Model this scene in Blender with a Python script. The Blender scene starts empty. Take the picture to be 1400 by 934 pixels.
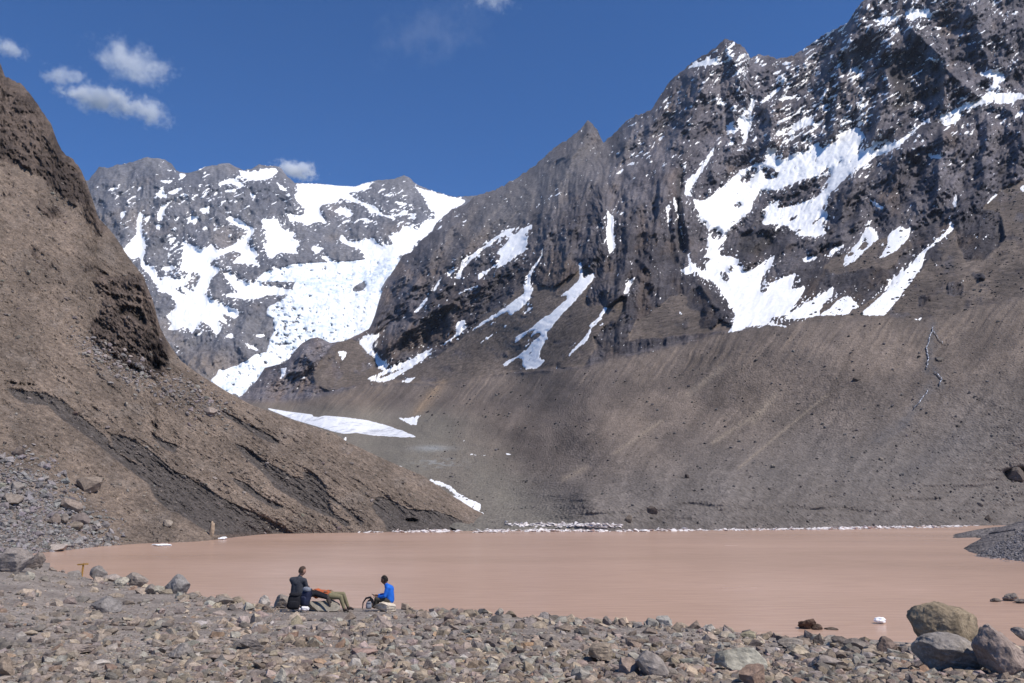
import bpy, math, random
import numpy as np
from mathutils import Vector, Matrix
R_ = math.radians
random.seed(7)
rng = np.random.default_rng(11)
SC = bpy.context.scene
COL = SC.collection

# ------------------------------------------------------------------ camera, sky, sun, exposure
CAMZ = 7.0; FPX = 1089.0; PITCH = math.atan(223 / FPX)
cam = bpy.data.cameras.new('camera'); cam.sensor_width = 36; cam.lens = 28.0
cam.clip_start = 0.1; cam.clip_end = 60000
co = bpy.data.objects.new('camera', cam); COL.objects.link(co)
co.location = (0, 0, CAMZ); co.rotation_euler = (R_(90) + PITCH, 0, 0)
SC.camera = co
SUN_EL, SUN_AZ = 54.0, 122.0        # azimuth clockwise from the view direction (+Y)
w = bpy.data.worlds.new('World'); SC.world = w; w.use_nodes = True
nt = w.node_tree; nt.nodes.clear()
sky = nt.nodes.new('ShaderNodeTexSky'); sky.sky_type = 'NISHITA'; sky.sun_disc = False
sky.sun_elevation = R_(SUN_EL); sky.sun_rotation = R_(SUN_AZ)
sky.altitude = 2600; sky.air_density = 1.0; sky.dust_density = 0.0; sky.ozone_density = 3.5
bg = nt.nodes.new('ShaderNodeBackground'); bg.inputs[1].default_value = 0.092
wo = nt.nodes.new('ShaderNodeOutputWorld')
tn = nt.nodes.new('ShaderNodeMix'); tn.data_type = 'RGBA'; tn.blend_type = 'MULTIPLY'; tn.inputs[0].default_value = 1
tn.inputs[7].default_value = (.52, 1.0, 1.50, 1); nt.links.new(sky.outputs[0], tn.inputs[6]); nt.links.new(tn.outputs[2], bg.inputs[0]); nt.links.new(bg.outputs[0], wo.inputs[0])
sl = bpy.data.lights.new('sun', 'SUN'); sl.energy = 4.8; sl.angle = R_(0.5); sl.color = (1.0, 0.935, 0.85)
so = bpy.data.objects.new('sun', sl); COL.objects.link(so)
sd = Vector((math.sin(R_(SUN_AZ)) * math.cos(R_(SUN_EL)), math.cos(R_(SUN_AZ)) * math.cos(R_(SUN_EL)), math.sin(R_(SUN_EL))))
so.rotation_euler = sd.to_track_quat('Z', 'Y').to_euler(); so.location = sd * 500
SC.view_settings.view_transform = 'Standard'; SC.view_settings.look = 'None'
SC.view_settings.exposure = 0.0; SC.view_settings.gamma = 1.0
SC.cycles.volume_bounces = 12
SC.cycles.volume_max_steps = 128

# ------------------------------------------------------------------ viewing rays of the place as surveyed from the camera spot
cp, sp_ = math.cos(PITCH), math.sin(PITCH)
def ray(u, v):
    dx = (np.asarray(u, float) - 700) / FPX; dy = (467 - np.asarray(v, float)) / FPX
    return dx, cp - dy * sp_, sp_ + dy * cp
def pt(u, v, s):
    x, y, z = ray(u, v)
    return np.stack([x * s, y * s, CAMZ + z * s], -1)
def water_s(u, v, lvl=0.0):
    return (CAMZ - lvl) / -ray(u, v)[2]
def onlake(u, v): return pt(u, v, water_s(u, v))

# ------------------------------------------------------------------ noise
_r = np.random.default_rng(5); PERM = _r.permutation(512).astype(np.int64)
_a = _r.random(512) * 2 * np.pi; GX, GY = np.cos(_a), np.sin(_a)
def perlin(x, y, seed=0):
    x = np.asarray(x, float) + seed * 17.31; y = np.asarray(y, float) + seed * 7.77
    xi = np.floor(x).astype(np.int64); yi = np.floor(y).astype(np.int64)
    xf = x - xi; yf = y - yi
    sx = xf * xf * xf * (xf * (xf * 6 - 15) + 10); sy = yf * yf * yf * (yf * (yf * 6 - 15) + 10)
    def g(ix, iy, fx, fy):
        h = PERM[(PERM[ix & 511] + iy) & 511]
        return GX[h] * fx + GY[h] * fy
    n0 = g(xi, yi, xf, yf) * (1 - sx) + g(xi + 1, yi, xf - 1, yf) * sx
    n1 = g(xi, yi + 1, xf, yf - 1) * (1 - sx) + g(xi + 1, yi + 1, xf - 1, yf - 1) * sx
    return (n0 * (1 - sy) + n1 * sy) * 1.5
def fbm(x, y, seed=0, o=4, gain=0.5):
    r = 0; a = 1; f = 1; t = 0
    for i in range(o):
        r = r + a * perlin(x * f, y * f, seed + i * 3); t += a; a *= gain; f *= 2.03
    return r / t
def ridged(x, y, seed=0, o=4, gain=0.5):
    r = 0; a = 1; f = 1; t = 0
    for i in range(o):
        r = r + a * (1 - 2 * np.abs(perlin(x * f, y * f, seed + i * 3))); t += a; a *= gain; f *= 2.03
    return r / t
def sst(a, b, x):
    t = np.clip((x - a) / (b - a), 0, 1); return t * t * (3 - 2 * t)

# ------------------------------------------------------------------ outlines surveyed on a frame of 1400 x 934
OX, OY, RW, RH = 200, 150, 1800, 1200        # raster that holds the outlines, with a margin
CROPS = dict(A=(100, 180, 4.247), B=(350, 200, 4.667), C=(200, 380, 3.889), D=(500, 150, 3.737), E=(480, 330, 3.684),
             F=(820, 30, 4.06), G=(1080, 0, 3.594), H=(820, 200, 3.337), I=(1080, 200, 3.334), J=(340, 540, 3.684),
             K=(700, 460, 3.337), L=(1050, 420, 2.92), M=(0, 380, 2.92), N=(0, 60, 2.746), O=(0, 640, 3.1775), P=(0, 0, 1.0))
def polys(text):
    out = []
    for line in text.strip().splitlines():
        line = line.strip()
        if not line: continue
        hole = line[0] == '-'
        if hole: line = line[1:]
        k, body = line[0], line[1:]
        x0, y0, sc = CROPS[k]
        pts = [tuple(map(float, p.split(','))) for p in body.split()]
        out.append((hole, np.array([(x0 + x / sc, y0 + y / sc) for x, y in pts])))
    return out
def fill(img, P, val):
    P = P + [OX, OY]
    x0, y0 = np.maximum(np.floor(P.min(0)).astype(int) - 1, 0); x1, y1 = np.ceil(P.max(0)).astype(int) + 2
    x1 = min(x1, RW); y1 = min(y1, RH)
    if x1 <= x0 or y1 <= y0: return
    S = 3
    gx = (np.arange((x1 - x0) * S) + .5) / S + x0; gy = (np.arange((y1 - y0) * S) + .5) / S + y0
    X, Y = np.meshgrid(gx, gy); ins = np.zeros(X.shape, bool)
    n = len(P)
    for i in range(n):
        ax, ay = P[i]; bx, by = P[(i + 1) % n]
        if ay == by: continue
        c = ((ay > Y) != (by > Y)) & (X < (bx - ax) * (Y - ay) / (by - ay) + ax)
        ins ^= c
    m = ins.reshape(y1 - y0, S, x1 - x0, S).mean((1, 3))
    sub = img[y0:y1, x0:x1]
    if val > 0: np.maximum(sub, m * val, out=sub)
    else: sub *= (1 - m)
def blur(a, s):
    r = int(s * 3) + 1; k = np.exp(-.5 * (np.arange(-r, r + 1) / s) ** 2); k /= k.sum()
    p = np.pad(a, ((r, r), (0, 0)), 'edge'); o = sum(k[i] * p[i:i + a.shape[0]] for i in range(2 * r + 1))
    p = np.pad(o, ((0, 0), (r, r)), 'edge'); return sum(k[i] * p[:, i:i + a.shape[1]] for i in range(2 * r + 1))
def raster(text, s=1.0):
    img = np.zeros((RH, RW), np.float32)
    P = polys(text)
    for h, p in P:
        if not h: fill(img, p, 1.0)
    for h, p in P:
        if h: fill(img, p, 0)
    return blur(img, s) if s else img
def samp(img, u, v):
    x = np.clip(u + OX - .5, 0, RW - 1.001); y = np.clip(v + OY - .5, 0, RH - 1.001)
    xi = x.astype(int); yi = y.astype(int); fx = x - xi; fy = y - yi
    return (img[yi, xi] * (1 - fx) + img[yi, xi + 1] * fx) * (1 - fy) + (img[yi + 1, xi] * (1 - fx) + img[yi + 1, xi + 1] * fx) * fy

SNOW_FAR = '''
A280,685 330,650 340,620 370,605 365,560 375,480 390,465 405,480 395,540 400,600 420,625 415,650 430,660 415,680 420,700 405,740 420,770 470,790 490,830 480,860 540,890 600,934 510,934 470,870 430,820 395,780 385,720 345,750
A640,655 680,650 720,680 760,685 800,650 820,665 830,690 880,680 940,650 1000,610 1020,570 960,555 900,520 880,505 910,490 970,515 1020,550 1055,560 1040,600 1000,660 1050,680 1080,720 1050,740 1100,790 1040,770 920,765 950,730 990,715 930,690 860,720 800,750 790,780 830,785 860,800 830,830 800,850 770,934 700,934 720,880 740,850 730,820 690,815 680,850 660,890 620,900 560,880 500,850 540,840 600,860 650,850 670,820 610,800 630,770
A1060,530 1110,550 1160,500 1190,510 1210,560 1274,590 1274,700 1200,690 1150,720 1140,680 1100,660 1150,630 1130,580
A960,220 1000,230 1060,235 1100,215 1180,210 1185,240 1150,270 1090,285 1020,280 980,265
A830,310 870,285 930,270 960,285 1000,320 960,325 920,300 870,310
A485,275 530,285 580,280 570,300 520,300
A600,300 640,268 665,252 625,238 610,255 628,270
A465,365 500,350 510,335 525,355 545,370 510,385
A490,520 485,480 510,440 540,420 560,400 580,400 540,440 520,470 545,470 510,490 530,500 510,520
A270,470 305,455 300,490 280,510
A580,530 600,495 630,500 600,520
A735,455 800,425 790,450 760,485
A650,545 680,490 735,490 700,550 690,520
A820,350 855,350 840,370 820,375
A870,340 950,332 940,352 880,352
A1010,345 1060,370 1050,400 1030,370
A870,825 900,815 960,850 940,870 1000,880 1080,870 1120,905 1274,934 960,934 930,890 890,860
A1150,780 1200,800 1265,845 1230,835 1170,820
A740,575 765,545 790,575
A545,700 570,695 555,740
A545,355 600,330 650,320 600,360 570,365
A595,435 650,390 640,412
A410,520 440,485 455,490 430,530
A475,540 520,545 490,580
A1170,280 1260,355 1200,335
A205,340 240,310 225,330 300,312 225,345
A370,345 380,322 400,322 385,345
A500,790 580,780 600,800 540,815
B255,240 400,240 520,250 640,255 700,235 800,215 740,240 700,285 620,290 590,300 640,340 720,370 760,380 800,430 880,450 890,470 820,450 760,425 720,410 700,390 660,370 600,350 530,330 520,360 470,370 430,370 405,390 410,430 455,490 440,500 410,480 370,490 330,510 280,480 210,475 200,440 150,415 250,440 310,435 310,400 260,350 240,310 270,290
B25,470 120,460 150,500 160,550 240,590 290,630 250,650 280,690 240,685 150,680 100,720 60,700 70,680 40,620 80,630 60,560 70,530
B485,420 530,390 600,400 620,440 590,460 540,430
B1000,245 1060,270 1160,300 1260,325 1350,345 1300,380 1250,395 1220,440 1180,470 1150,490 1130,540 1080,580 1040,600 1010,630 990,680 960,690 920,700 860,720 800,725 700,740 690,690 650,650 600,640 540,610 530,590 545,560 580,600 620,610 680,600 730,590 740,580 800,640 870,630 870,600 830,570 900,565 940,510 1000,520 1030,540 1060,490 1100,470 1140,460 1140,420 1100,400 1090,350 1050,300
B890,350 980,365 960,378 880,368
B650,465 700,455 750,490 720,488
B370,560 440,570 460,585
B360,630 440,650 400,680 370,690 450,700 510,750 480,755 400,700 350,660
B90,760 150,800 220,830 200,838 130,812
B0,870 60,890 130,900 220,915 250,934 0,934
C50,0 120,30 200,60 300,80 350,120 420,150 480,170 500,190 470,220 440,200 400,190 430,240 480,290 440,260 410,240 380,220 400,280 370,310 350,270 310,240 290,230 250,290 225,305 240,280 200,260 150,280 110,275 140,240 100,205 160,160 150,110 110,80 80,40 50,20
-C130,45 180,60 245,115 200,90
C430,10 520,20 600,60 740,70 780,85 700,95 640,90 600,110 520,115 430,100 400,85 490,80 460,50
C250,325 325,250 300,295
C410,315 450,290 475,325
C520,340 600,380 640,395 590,388 540,372
C350,0 320,70 300,70 340,10
C130,335 180,310 150,332
C560,300 650,300 600,322
'''
GLACIER = '''
P350,384 362,372 378,369 400,362 430,360 480,358 545,350 548,364 541,372 530,378 519,396 530,404 535,412 534,422 551,428 530,440 505,450 490,458 472,466 452,470 434,462 424,466 403,480 395,491 380,499 362,504 352,520 335,532 312,540 296,530 288,520 303,508 323,500 339,493 349,485 365,482 369,465 375,454 375,441 365,431 365,421 390,408 400,395 405,385
P345,520 300,505 296,512 330,545
-P480,395 486,390 498,384 502,390 496,398 483,400
'''
SNOW_MAIN = '''
C710,480 750,475 735,520 700,560 720,510
C815,530 860,518 840,538
C1015,395 1060,385 1065,405 1045,445 1030,420
C480,625 510,610 515,628
E40,510 60,475 160,468 110,510 105,550 150,590 185,625 170,655 140,640 120,590 80,560
E80,690 200,640 290,600 340,570 400,540 405,520 410,545 360,580 440,540 480,500 530,470 525,430 540,405 578,392 575,430 550,470 500,500 400,570 300,640 200,700 150,712 90,700
E245,712 280,690 330,682 295,712
-E130,685 260,635 265,642 150,692
E565,475 620,435 700,380 780,330 830,290 875,265 870,230 885,215 885,170 900,150 930,110 955,70 960,30 968,35 960,80 930,130 905,170 905,220 920,240 905,270 900,300 850,340 800,375 790,350 700,400 640,435
E820,520 830,480 900,440 960,390 1000,370 1040,330 1090,290 1085,270 1040,285 1100,240 1130,210 1150,190 1145,110 1160,95 1168,190 1230,155 1220,190 1170,250 1120,310 1060,370 1010,430 985,460 990,490 960,530 945,590 980,600 940,640 880,645 860,620 870,590 830,590 780,630 755,630 780,605 850,570 890,540 910,510 960,470 940,455 900,490 870,540 900,480 930,440 880,470
E1070,608 1110,550 1170,490 1210,430 1195,425 1240,390 1270,340 1285,325 1280,360 1250,400 1215,440 1190,500 1130,550
E640,525 670,490 740,450 790,410 800,418 740,455 690,490
E465,295 560,250 640,218 645,228 560,262
E480,155 530,135 490,185
E310,360 340,330 370,290 400,265 390,290 360,330 330,360
E410,260 430,220 455,185 450,200 425,250
E825,395 870,360 925,318 925,332 860,378
E398,350 408,350 416,390 408,392
E1245,430 1298,395 1290,410
E1370,250 1400,230 1400,260 1375,270
E1170,540 1195,515 1175,548
E740,650 780,645 750,654
E240,390 280,370 275,385
D1235,490 1250,540 1270,540 1265,640 1275,700 1250,742 1235,690 1230,600 1240,560
D570,880 575,840 620,820 680,780 690,740 660,740 720,680 740,640 690,650 600,720 540,770 500,810 480,870 450,860 480,820 490,770 540,740 600,700 660,650 720,610 770,600 740,630 760,640 800,610 850,580 850,600 810,640 830,660 820,690 790,780 800,730 750,760 700,800 650,810
-D640,720 700,690 690,710 650,730
D430,552 500,522 450,555
D460,572 500,570 530,540 510,578
D845,510 900,480 960,425 950,445 880,502
D1120,350 1190,315 1150,338
D890,562 938,543 920,560
D415,852 425,825 465,805
D338,934 370,870 390,860 365,910
D1265,332 1308,310 1308,328
D560,480 585,475 575,485
F475,905 490,870 540,830 580,780 610,730 640,690 630,730 600,780 560,840 530,890 510,920 500,934 475,934
F655,934 700,900 740,860 800,820 860,790 900,780 920,760 930,700 990,700 970,740 980,780 950,810 1000,800 1040,770 1050,740 1120,720 1110,760 1070,790 1040,850 1100,830 1150,790 1218,750 1218,820 1150,850 1100,880 1040,890 1000,934
-F770,885 820,830 870,810 880,830 840,880 800,895
-F905,850 910,800 950,820 1000,830 980,870 920,875
F765,540 800,500 840,470 835,420 855,410 855,470 840,510 845,570 825,620 810,675 790,680 800,620 770,580
-F800,520 825,505 830,525 810,545
F880,450 920,420 970,380 1040,330 1000,380 940,430 900,455
F700,580 740,545 740,600 780,595 740,625 700,610
F955,640 1000,600 1060,580 1100,550 1130,570 1060,590 1010,630
F470,265 520,230 600,208 680,200 660,232 560,245
F655,195 700,150 745,105 755,125 700,165
F700,325 750,288 800,232 775,292
F735,725 780,703 830,690 780,718
F850,690 862,620 878,640
F75,850 135,810 125,832
F980,440 1020,408 1130,420 1040,432
F720,690 730,640 748,685
F1150,700 1218,668 1218,692 1170,717
F1000,670 1080,628 1092,642 1010,680
F455,470 520,465 522,475 460,478
F220,580 268,562 250,578
F210,520 250,505 245,515
F590,370 645,332 640,345
F360,450 390,440 372,470
G400,95 440,88 500,80 545,73 530,100 480,112 420,108
G560,60 600,45 690,40 680,60 720,80 690,92 640,80 600,103 580,90
G0,885 50,840 100,780 150,745 90,730 130,700 180,690 250,650 330,625 345,640 370,670 340,720 320,770 260,790 230,800 180,830 130,870 60,880 0,910
-G140,710 240,668 245,685 150,735
G190,934 210,890 150,920 200,870 240,830 300,790 330,760 400,720 430,680 370,720 450,690 520,700 580,660 640,610 690,572 692,590 640,622 600,660 560,700 500,740 420,770 340,820 290,860 240,910 220,934
-G395,755 430,715 480,690 440,740
G735,645 760,620 735,590 740,560 790,550 820,530 880,510 940,480 980,450 1040,460 1130,455 1150,460 1150,475 1080,510 1020,510 1000,490 960,510 880,535 840,545 840,570 820,600 800,610 760,620
-G760,580 810,560 800,580 765,590
G905,378 960,350 1000,338 1050,360 1060,395 1020,410 1040,430 960,452 1000,410 1000,380 930,372
G1095,575 1150,533 1150,562 1110,582
G665,270 720,295 740,317 700,302
G670,142 720,130 770,140 720,145
G480,572 530,538 512,562
G590,592 665,543 642,572
G730,492 790,465 780,482
G675,752 755,763 750,780 690,777
G660,700 650,650 630,620 645,640 668,720
G0,630 60,590 130,560 160,560 100,580 150,630 90,612 30,642
G985,263 1035,282 1020,284
H570,858 600,830 620,770 600,740 560,670 540,640 500,610 460,600 440,570 410,540 400,500 380,430 360,360 350,300 335,250 340,225 350,250 360,320 380,400 400,480 420,530 450,560 490,570 480,540 510,510 470,505 500,480 490,430 500,400 480,340 460,355 455,310 430,260 420,230 385,225 390,180 430,130 470,80 520,0 530,0 490,60 440,150 410,210 430,240 460,250 490,240 540,200 590,160 640,110 700,90 760,70 830,60 900,40 920,60 860,120 870,150 930,120 1001,70 1001,110 900,160 830,190 790,180 740,200 700,250 690,300 640,330 600,370 570,400 580,420 540,470 550,500 600,500 640,520 620,545 665,550 640,580 700,560 760,520 805,490 790,530 740,600 730,670 760,665 780,620 840,600 900,575 890,600 870,640 880,655 940,635 920,680 880,740 850,770 780,785 800,810 865,820 850,828 770,815 700,820 640,840
-H632,160 700,95 720,100 700,150 660,170
-H735,105 800,98 800,140 760,150
-H612,265 640,252 650,270 620,285
-H500,380 530,375 560,400 550,425 515,425
-H575,550 600,542 620,565 600,578
-H545,570 580,575 590,600 585,620 560,612
H740,350 760,300 740,290 830,235 800,285 900,270 1001,225 1001,410 900,410 940,370 1001,350 960,365 900,380 840,360 770,395 830,350 750,360
-H860,335 940,285 935,297 870,347
H835,790 900,740 950,720 1001,680 1001,770 960,780 880,790
H30,270 40,310 65,320 60,400 68,470 45,495 32,440 35,340
H300,290 310,265 325,270 315,300 318,360 310,375 305,320
H105,680 130,610 165,597 150,630 115,670
H350,745 385,765 370,774
H0,770 20,730 35,740 0,800
H0,815 40,790 0,827
H335,553 357,562 350,574
H920,510 990,500 980,520 940,530
H60,132 110,97 100,117
H360,567 420,543 430,580 400,587
I0,300 60,275 110,240 170,190 190,140 180,100 240,70 300,40 400,0 480,0 420,20 350,80 280,120 230,160 190,210 145,285 178,310 165,335 140,355 170,400 110,412 80,395 25,415 60,375 0,380
-I100,350 140,318 135,335 105,362
I0,60 0,180 60,145 110,100 180,75 240,60 300,20 310,0 180,0 100,20 50,30
I315,770 370,720 440,660 460,610 500,580 500,550 515,575 560,530 590,490 640,450 700,400 725,370 730,335 745,355 745,380 700,420 620,480 605,540 560,610 500,690 430,772
I0,785 0,765 30,750 60,720 120,690 200,635 195,680 150,720 145,740 80,780 20,790
I120,775 180,740 220,700 260,680 290,700 320,735 280,745 270,765
I400,515 440,460 450,400 500,365 520,380 555,370 535,430 480,480 430,505
I240,555 250,500 300,450 340,390 360,360 345,330 360,335 370,370 395,390 405,420 360,460 300,520
-I305,470 340,430 360,440 340,470
-I258,490 290,480 295,495 265,505
I150,530 190,470 250,445 235,500 240,460 190,495
I50,510 130,500 120,515 70,530
I0,740 0,700 60,640 75,635 60,670 20,720
I360,240 400,260 430,280 420,292 380,267
I743,272 750,218 762,215 757,282
I885,275 910,238 978,193 962,212 912,252
I1042,190 1067,175 1067,215
I553,788 610,779 590,795
I530,307 550,258 557,260 545,302
I625,38 700,42 690,54 640,52
I343,242 367,210 356,238
I0,600 25,575 20,610 0,660
I400,92 440,90 420,98
J725,110 800,118 880,95 850,120 850,150 820,155 790,135
J895,420 960,435 1020,460 1060,500 1170,550 1170,580 1150,580 1200,600 1225,612 1150,595 1100,560 1060,535 1000,505 1050,510 1000,470 930,445
J1265,290 1340,298 1310,305
J1090,295 1200,303 1200,310 1100,303
J605,288 637,300 625,305
J738,350 770,358 792,382 760,367
J468,237 495,203 494,236
J1062,237 1115,208 1082,237
'''
TONGUE = 'J70,62 200,84 330,100 480,112 600,128 700,155 800,190 852,213 780,214 700,209 620,204 540,191 480,196 430,186 350,161 230,126 130,86\n-J315,108 335,98 362,96 380,104 350,112'
# snow caught on ledges: zones where short streaks show
LEDGE_HI = '''
P930,100 992,55 1030,78 1100,68 1160,30 1180,-10 1290,-10 1260,30 1220,60 1180,110 1200,160 1140,185 1080,215 1040,190 1010,110 960,92
P500,252 545,244 566,250 585,300 560,320 520,300 500,280
P1080,70 1180,0 1270,10 1150,150 1100,140
'''
LEDGE_LO = '''
P830,190 900,140 990,60 1100,75 1190,0 1400,-80 1400,200 1300,210 1150,260 1000,230 930,240 860,250
P130,230 240,215 380,230 400,330 350,420 250,430 160,330
P430,270 560,300 540,350 450,330
'''
SCREE = '''
P500,524 560,500 600,486 632,462 655,438 690,412 722,386 745,395 770,385 800,362 816,372 795,418 830,418 862,398 852,430 818,470 800,500 700,510 600,526
P452,472 480,460 500,470 527,512 500,526 440,535 425,515
P1178,434 1225,400 1262,365 1292,330 1310,308 1340,292 1365,258 1400,245 1560,200 1560,430 1400,410 1300,435 1260,440
P1120,366 1180,330 1240,320 1250,338 1195,385 1130,372
P990,440 960,425 930,398 900,418 870,440 850,468 900,462 960,456 1010,452
P1080,440 1160,400 1240,400 1180,436
'''
OUTCROP = '''
I560,400 680,300 740,290 700,380 600,430
I750,350 850,270 960,300 980,430 880,520 800,520 760,440
I630,480 700,470 690,530 640,530
I715,620 800,610 790,690 720,680
I580,680 640,670 650,720 580,740
I20,560 180,560 200,640 90,660 30,650
I200,590 300,560 440,550 470,600 400,680 330,730 260,690 200,680
I480,510 570,460 590,500 520,550
I820,560 900,580 880,610 830,600
H390,700 440,650 520,640 545,700 470,760 400,740
H540,680 590,665 625,750 560,750
H455,800 500,740 550,790 530,830 460,835
E105,520 170,450 270,420 400,420 500,400 520,470 400,530 350,580 200,650 110,560
E1220,490 1290,410 1400,380 1400,560 1250,560
E1070,390 1110,365 1120,410
'''
CRAG_LEFT = '''
N-60,20 0,75 90,160 190,300 290,450 380,660 300,600 200,540 100,450 0,420 -60,400
M400,0 580,-10 612,100 680,260 645,395 600,385 500,350 400,300 360,200 420,100
'''
DARK_LEFT = '''
M20,435 100,450 180,460 250,490 310,540 380,600 430,640 440,680 520,730 590,760 640,800 700,870 760,934 680,934 620,880 590,820 520,770 430,700 370,650 300,600 240,560 190,510 100,500 60,480
O560,0 640,60 700,130 780,200 870,260 940,292 960,290 1290,292 1200,240 1100,190 1000,150 900,90 800,30 720,0
M440,620 520,640 600,690 680,760 740,810 800,870 900,934 760,934 700,870 640,800 600,760 520,720 450,680
M600,610 650,650 710,670 700,700 650,680 610,640
M870,520 960,570 1050,610 1110,650 1115,670 1040,640 960,590 890,550
M930,655 1000,690 1100,760 1168,810 1168,880 1100,840 1050,780 980,720
M910,790 980,820 1060,880 1140,915 1100,925 1020,880 950,830
J0,280 50,320 150,370 200,400 280,430 270,385 340,400 390,470 400,540 430,600 500,640 520,665 480,660 430,620 370,600 280,560 180,490 120,440 80,390 0,320
J380,490 440,530 520,590 575,640 575,670 540,630 460,560 400,520
J620,560 650,510 720,530 800,575 940,585 1020,610 1080,640 1095,690 1000,700 700,700 680,640 650,610
J0,595 80,620 180,670 230,700 0,700
'''
CAVE_SHADE_LEFT = '''
J776,628 820,620 868,634 845,644 795,642
M600,335 636,335 640,380 610,378
M5,405 30,415 160,425 150,432 20,425
M480,110 560,120 590,190 560,190 520,150 470,150
M590,560 640,600 620,605
'''
SHADE_MAIN = '''
P1205,75 1250,70 1290,95 1285,130 1250,145 1222,150 1222,120
P1010,320 1045,315 1060,330 1040,350 1010,345
P1150,70 1158,70 1158,100 1150,100
P1135,110 1142,108 1140,150 1130,190 1128,150
P1172,90 1182,90 1180,120 1172,118
P1372,645 1398,640 1400,652 1385,658 1375,653
P925,240 935,225 930,290 940,350 930,345 924,290
'''

# ------------------------------------------------------------------ materials
def mat(name):
    m = bpy.data.materials.new(name); m.use_nodes = True
    t = m.node_tree; t.nodes.clear()
    o = t.nodes.new('ShaderNodeOutputMaterial'); b = t.nodes.new('ShaderNodeBsdfPrincipled')
    t.links.new(b.outputs[0], o.inputs[0]); return m, t, b
def nd(t, typ, **k):
    n = t.nodes.new(typ)
    for a, v in k.items(): setattr(n, a, v)
    return n
def noise(t, scale, detail=4, rough=.6, coord=None):
    n = nd(t, 'ShaderNodeTexNoise'); n.inputs['Scale'].default_value = scale
    n.inputs['Detail'].default_value = detail; n.inputs['Roughness'].default_value = rough
    if coord: t.links.new(coord, n.inputs['Vector'])
    return n
def ramp(t, src, stops):
    r = nd(t, 'ShaderNodeValToRGB'); e = r.color_ramp.elements
    while len(e) < len(stops): e.new(.5)
    for el, (p, c) in zip(e, stops):
        el.position = p; el.color = (c, c, c, 1) if isinstance(c, (int, float)) else (*c, 1)
    t.links.new(src, r.inputs[0]); return r
def mul(t, a, b, fac=1.0, mode='MULTIPLY'):
    m = nd(t, 'ShaderNodeMix', data_type='RGBA', blend_type=mode); m.inputs[0].default_value = fac
    for sock, s in ((6, a), (7, b)):
        if hasattr(s, 'links') or hasattr(s, 'node'): t.links.new(s, m.inputs[sock])
        else: m.inputs[sock].default_value = (*s, 1)
    return m.outputs[2]
def bump(t, b, src, strength, dist):
    n = nd(t, 'ShaderNodeBump'); n.inputs['Strength'].default_value = strength; n.inputs['Distance'].default_value = dist
    t.links.new(src, n.inputs['Height']); t.links.new(n.outputs[0], b.inputs['Normal']); return n
def terrain_mat(name, fine, bumpd, bs=.6, lo=.62, hi=1.35, vor=1.0):
    m, t, b = mat(name)
    g = nd(t, 'ShaderNodeNewGeometry'); a = nd(t, 'ShaderNodeVertexColor', layer_name='Col')
    n = noise(t, 1 / fine, 6, .7, g.outputs['Position']); r = ramp(t, n.outputs[0], [(.3, lo), (.7, hi)])
    v = nd(t, 'ShaderNodeTexVoronoi'); v.inputs['Scale'].default_value = 1 / (fine * .35); t.links.new(g.outputs['Position'], v.inputs['Vector'])
    r2 = ramp(t, v.outputs['Color'], [(.0, .8), (1., 1.2)])
    c = mul(t, mul(t, a.outputs[0], r.outputs[0]), r2.outputs[0])
    t.links.new(c, b.inputs['Base Color']); b.inputs['Roughness'].default_value = .95
    b.inputs['Specular IOR Level'].default_value = .15
    ad = nd(t, 'ShaderNodeMath', operation='MULTIPLY_ADD'); t.links.new(v.outputs['Distance'], ad.inputs[0]); ad.inputs[1].default_value = vor; t.links.new(n.outputs[0], ad.inputs[2])
    bump(t, b, ad.outputs[0], bs, bumpd)
    return m
def snow_mat(name, col, fine, bumpd, tint=None):
    m, t, b = mat(name); g = nd(t, 'ShaderNodeNewGeometry')
    n = noise(t, 1 / fine, 6, .65, g.outputs['Position'])
    if tint:
        nL = noise(t, 1 / (fine * 7), 3, .6, g.outputs['Position']); ma = nd(t, 'ShaderNodeMath', operation='MULTIPLY_ADD'); t.links.new(nL.outputs[0], ma.inputs[0]); ma.inputs[1].default_value = .55; t.links.new(n.outputs[0], ma.inputs[2])
        r = ramp(t, ma.outputs[0], [(.60, tint), (.76, col)])
    else: r = ramp(t, n.outputs[0], [(.3, tuple(c * .93 for c in col)), (.6, col)])
    t.links.new(r.outputs[0], b.inputs['Base Color']); b.inputs['Roughness'].default_value = .7
    bump(t, b, n.outputs[0], .5, bumpd); return m
def stone_mat(name, attr):
    m, t, b = mat(name)
    if attr: c0 = nd(t, 'ShaderNodeVertexColor', layer_name='Col').outputs[0]; g = nd(t, 'ShaderNodeNewGeometry').outputs['Position']
    else: c0 = nd(t, 'ShaderNodeObjectInfo').outputs['Color']; g = nd(t, 'ShaderNodeTexCoord').outputs['Object']
    n = noise(t, 3 if attr else 2.2, 9, .72, g); r = ramp(t, n.outputs[0], [(.32, .55), (.5, 1.0), (.7, 1.4)])
    n2 = noise(t, 14, 6, .7, g); r2 = ramp(t, n2.outputs[0], [(.35, .75), (.65, 1.2)])
    c = mul(t, mul(t, c0, r.outputs[0]), r2.outputs[0])
    t.links.new(c, b.inputs['Base Color']); b.inputs['Roughness'].default_value = .9; b.inputs['Specular IOR Level'].default_value = .2
    ad = nd(t, 'ShaderNodeMath', operation='ADD'); t.links.new(n.outputs[0], ad.inputs[0]); t.links.new(n2.outputs[0], ad.inputs[1])
    bump(t, b, ad.outputs[0], .8, .05 if attr else .03); return m
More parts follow.
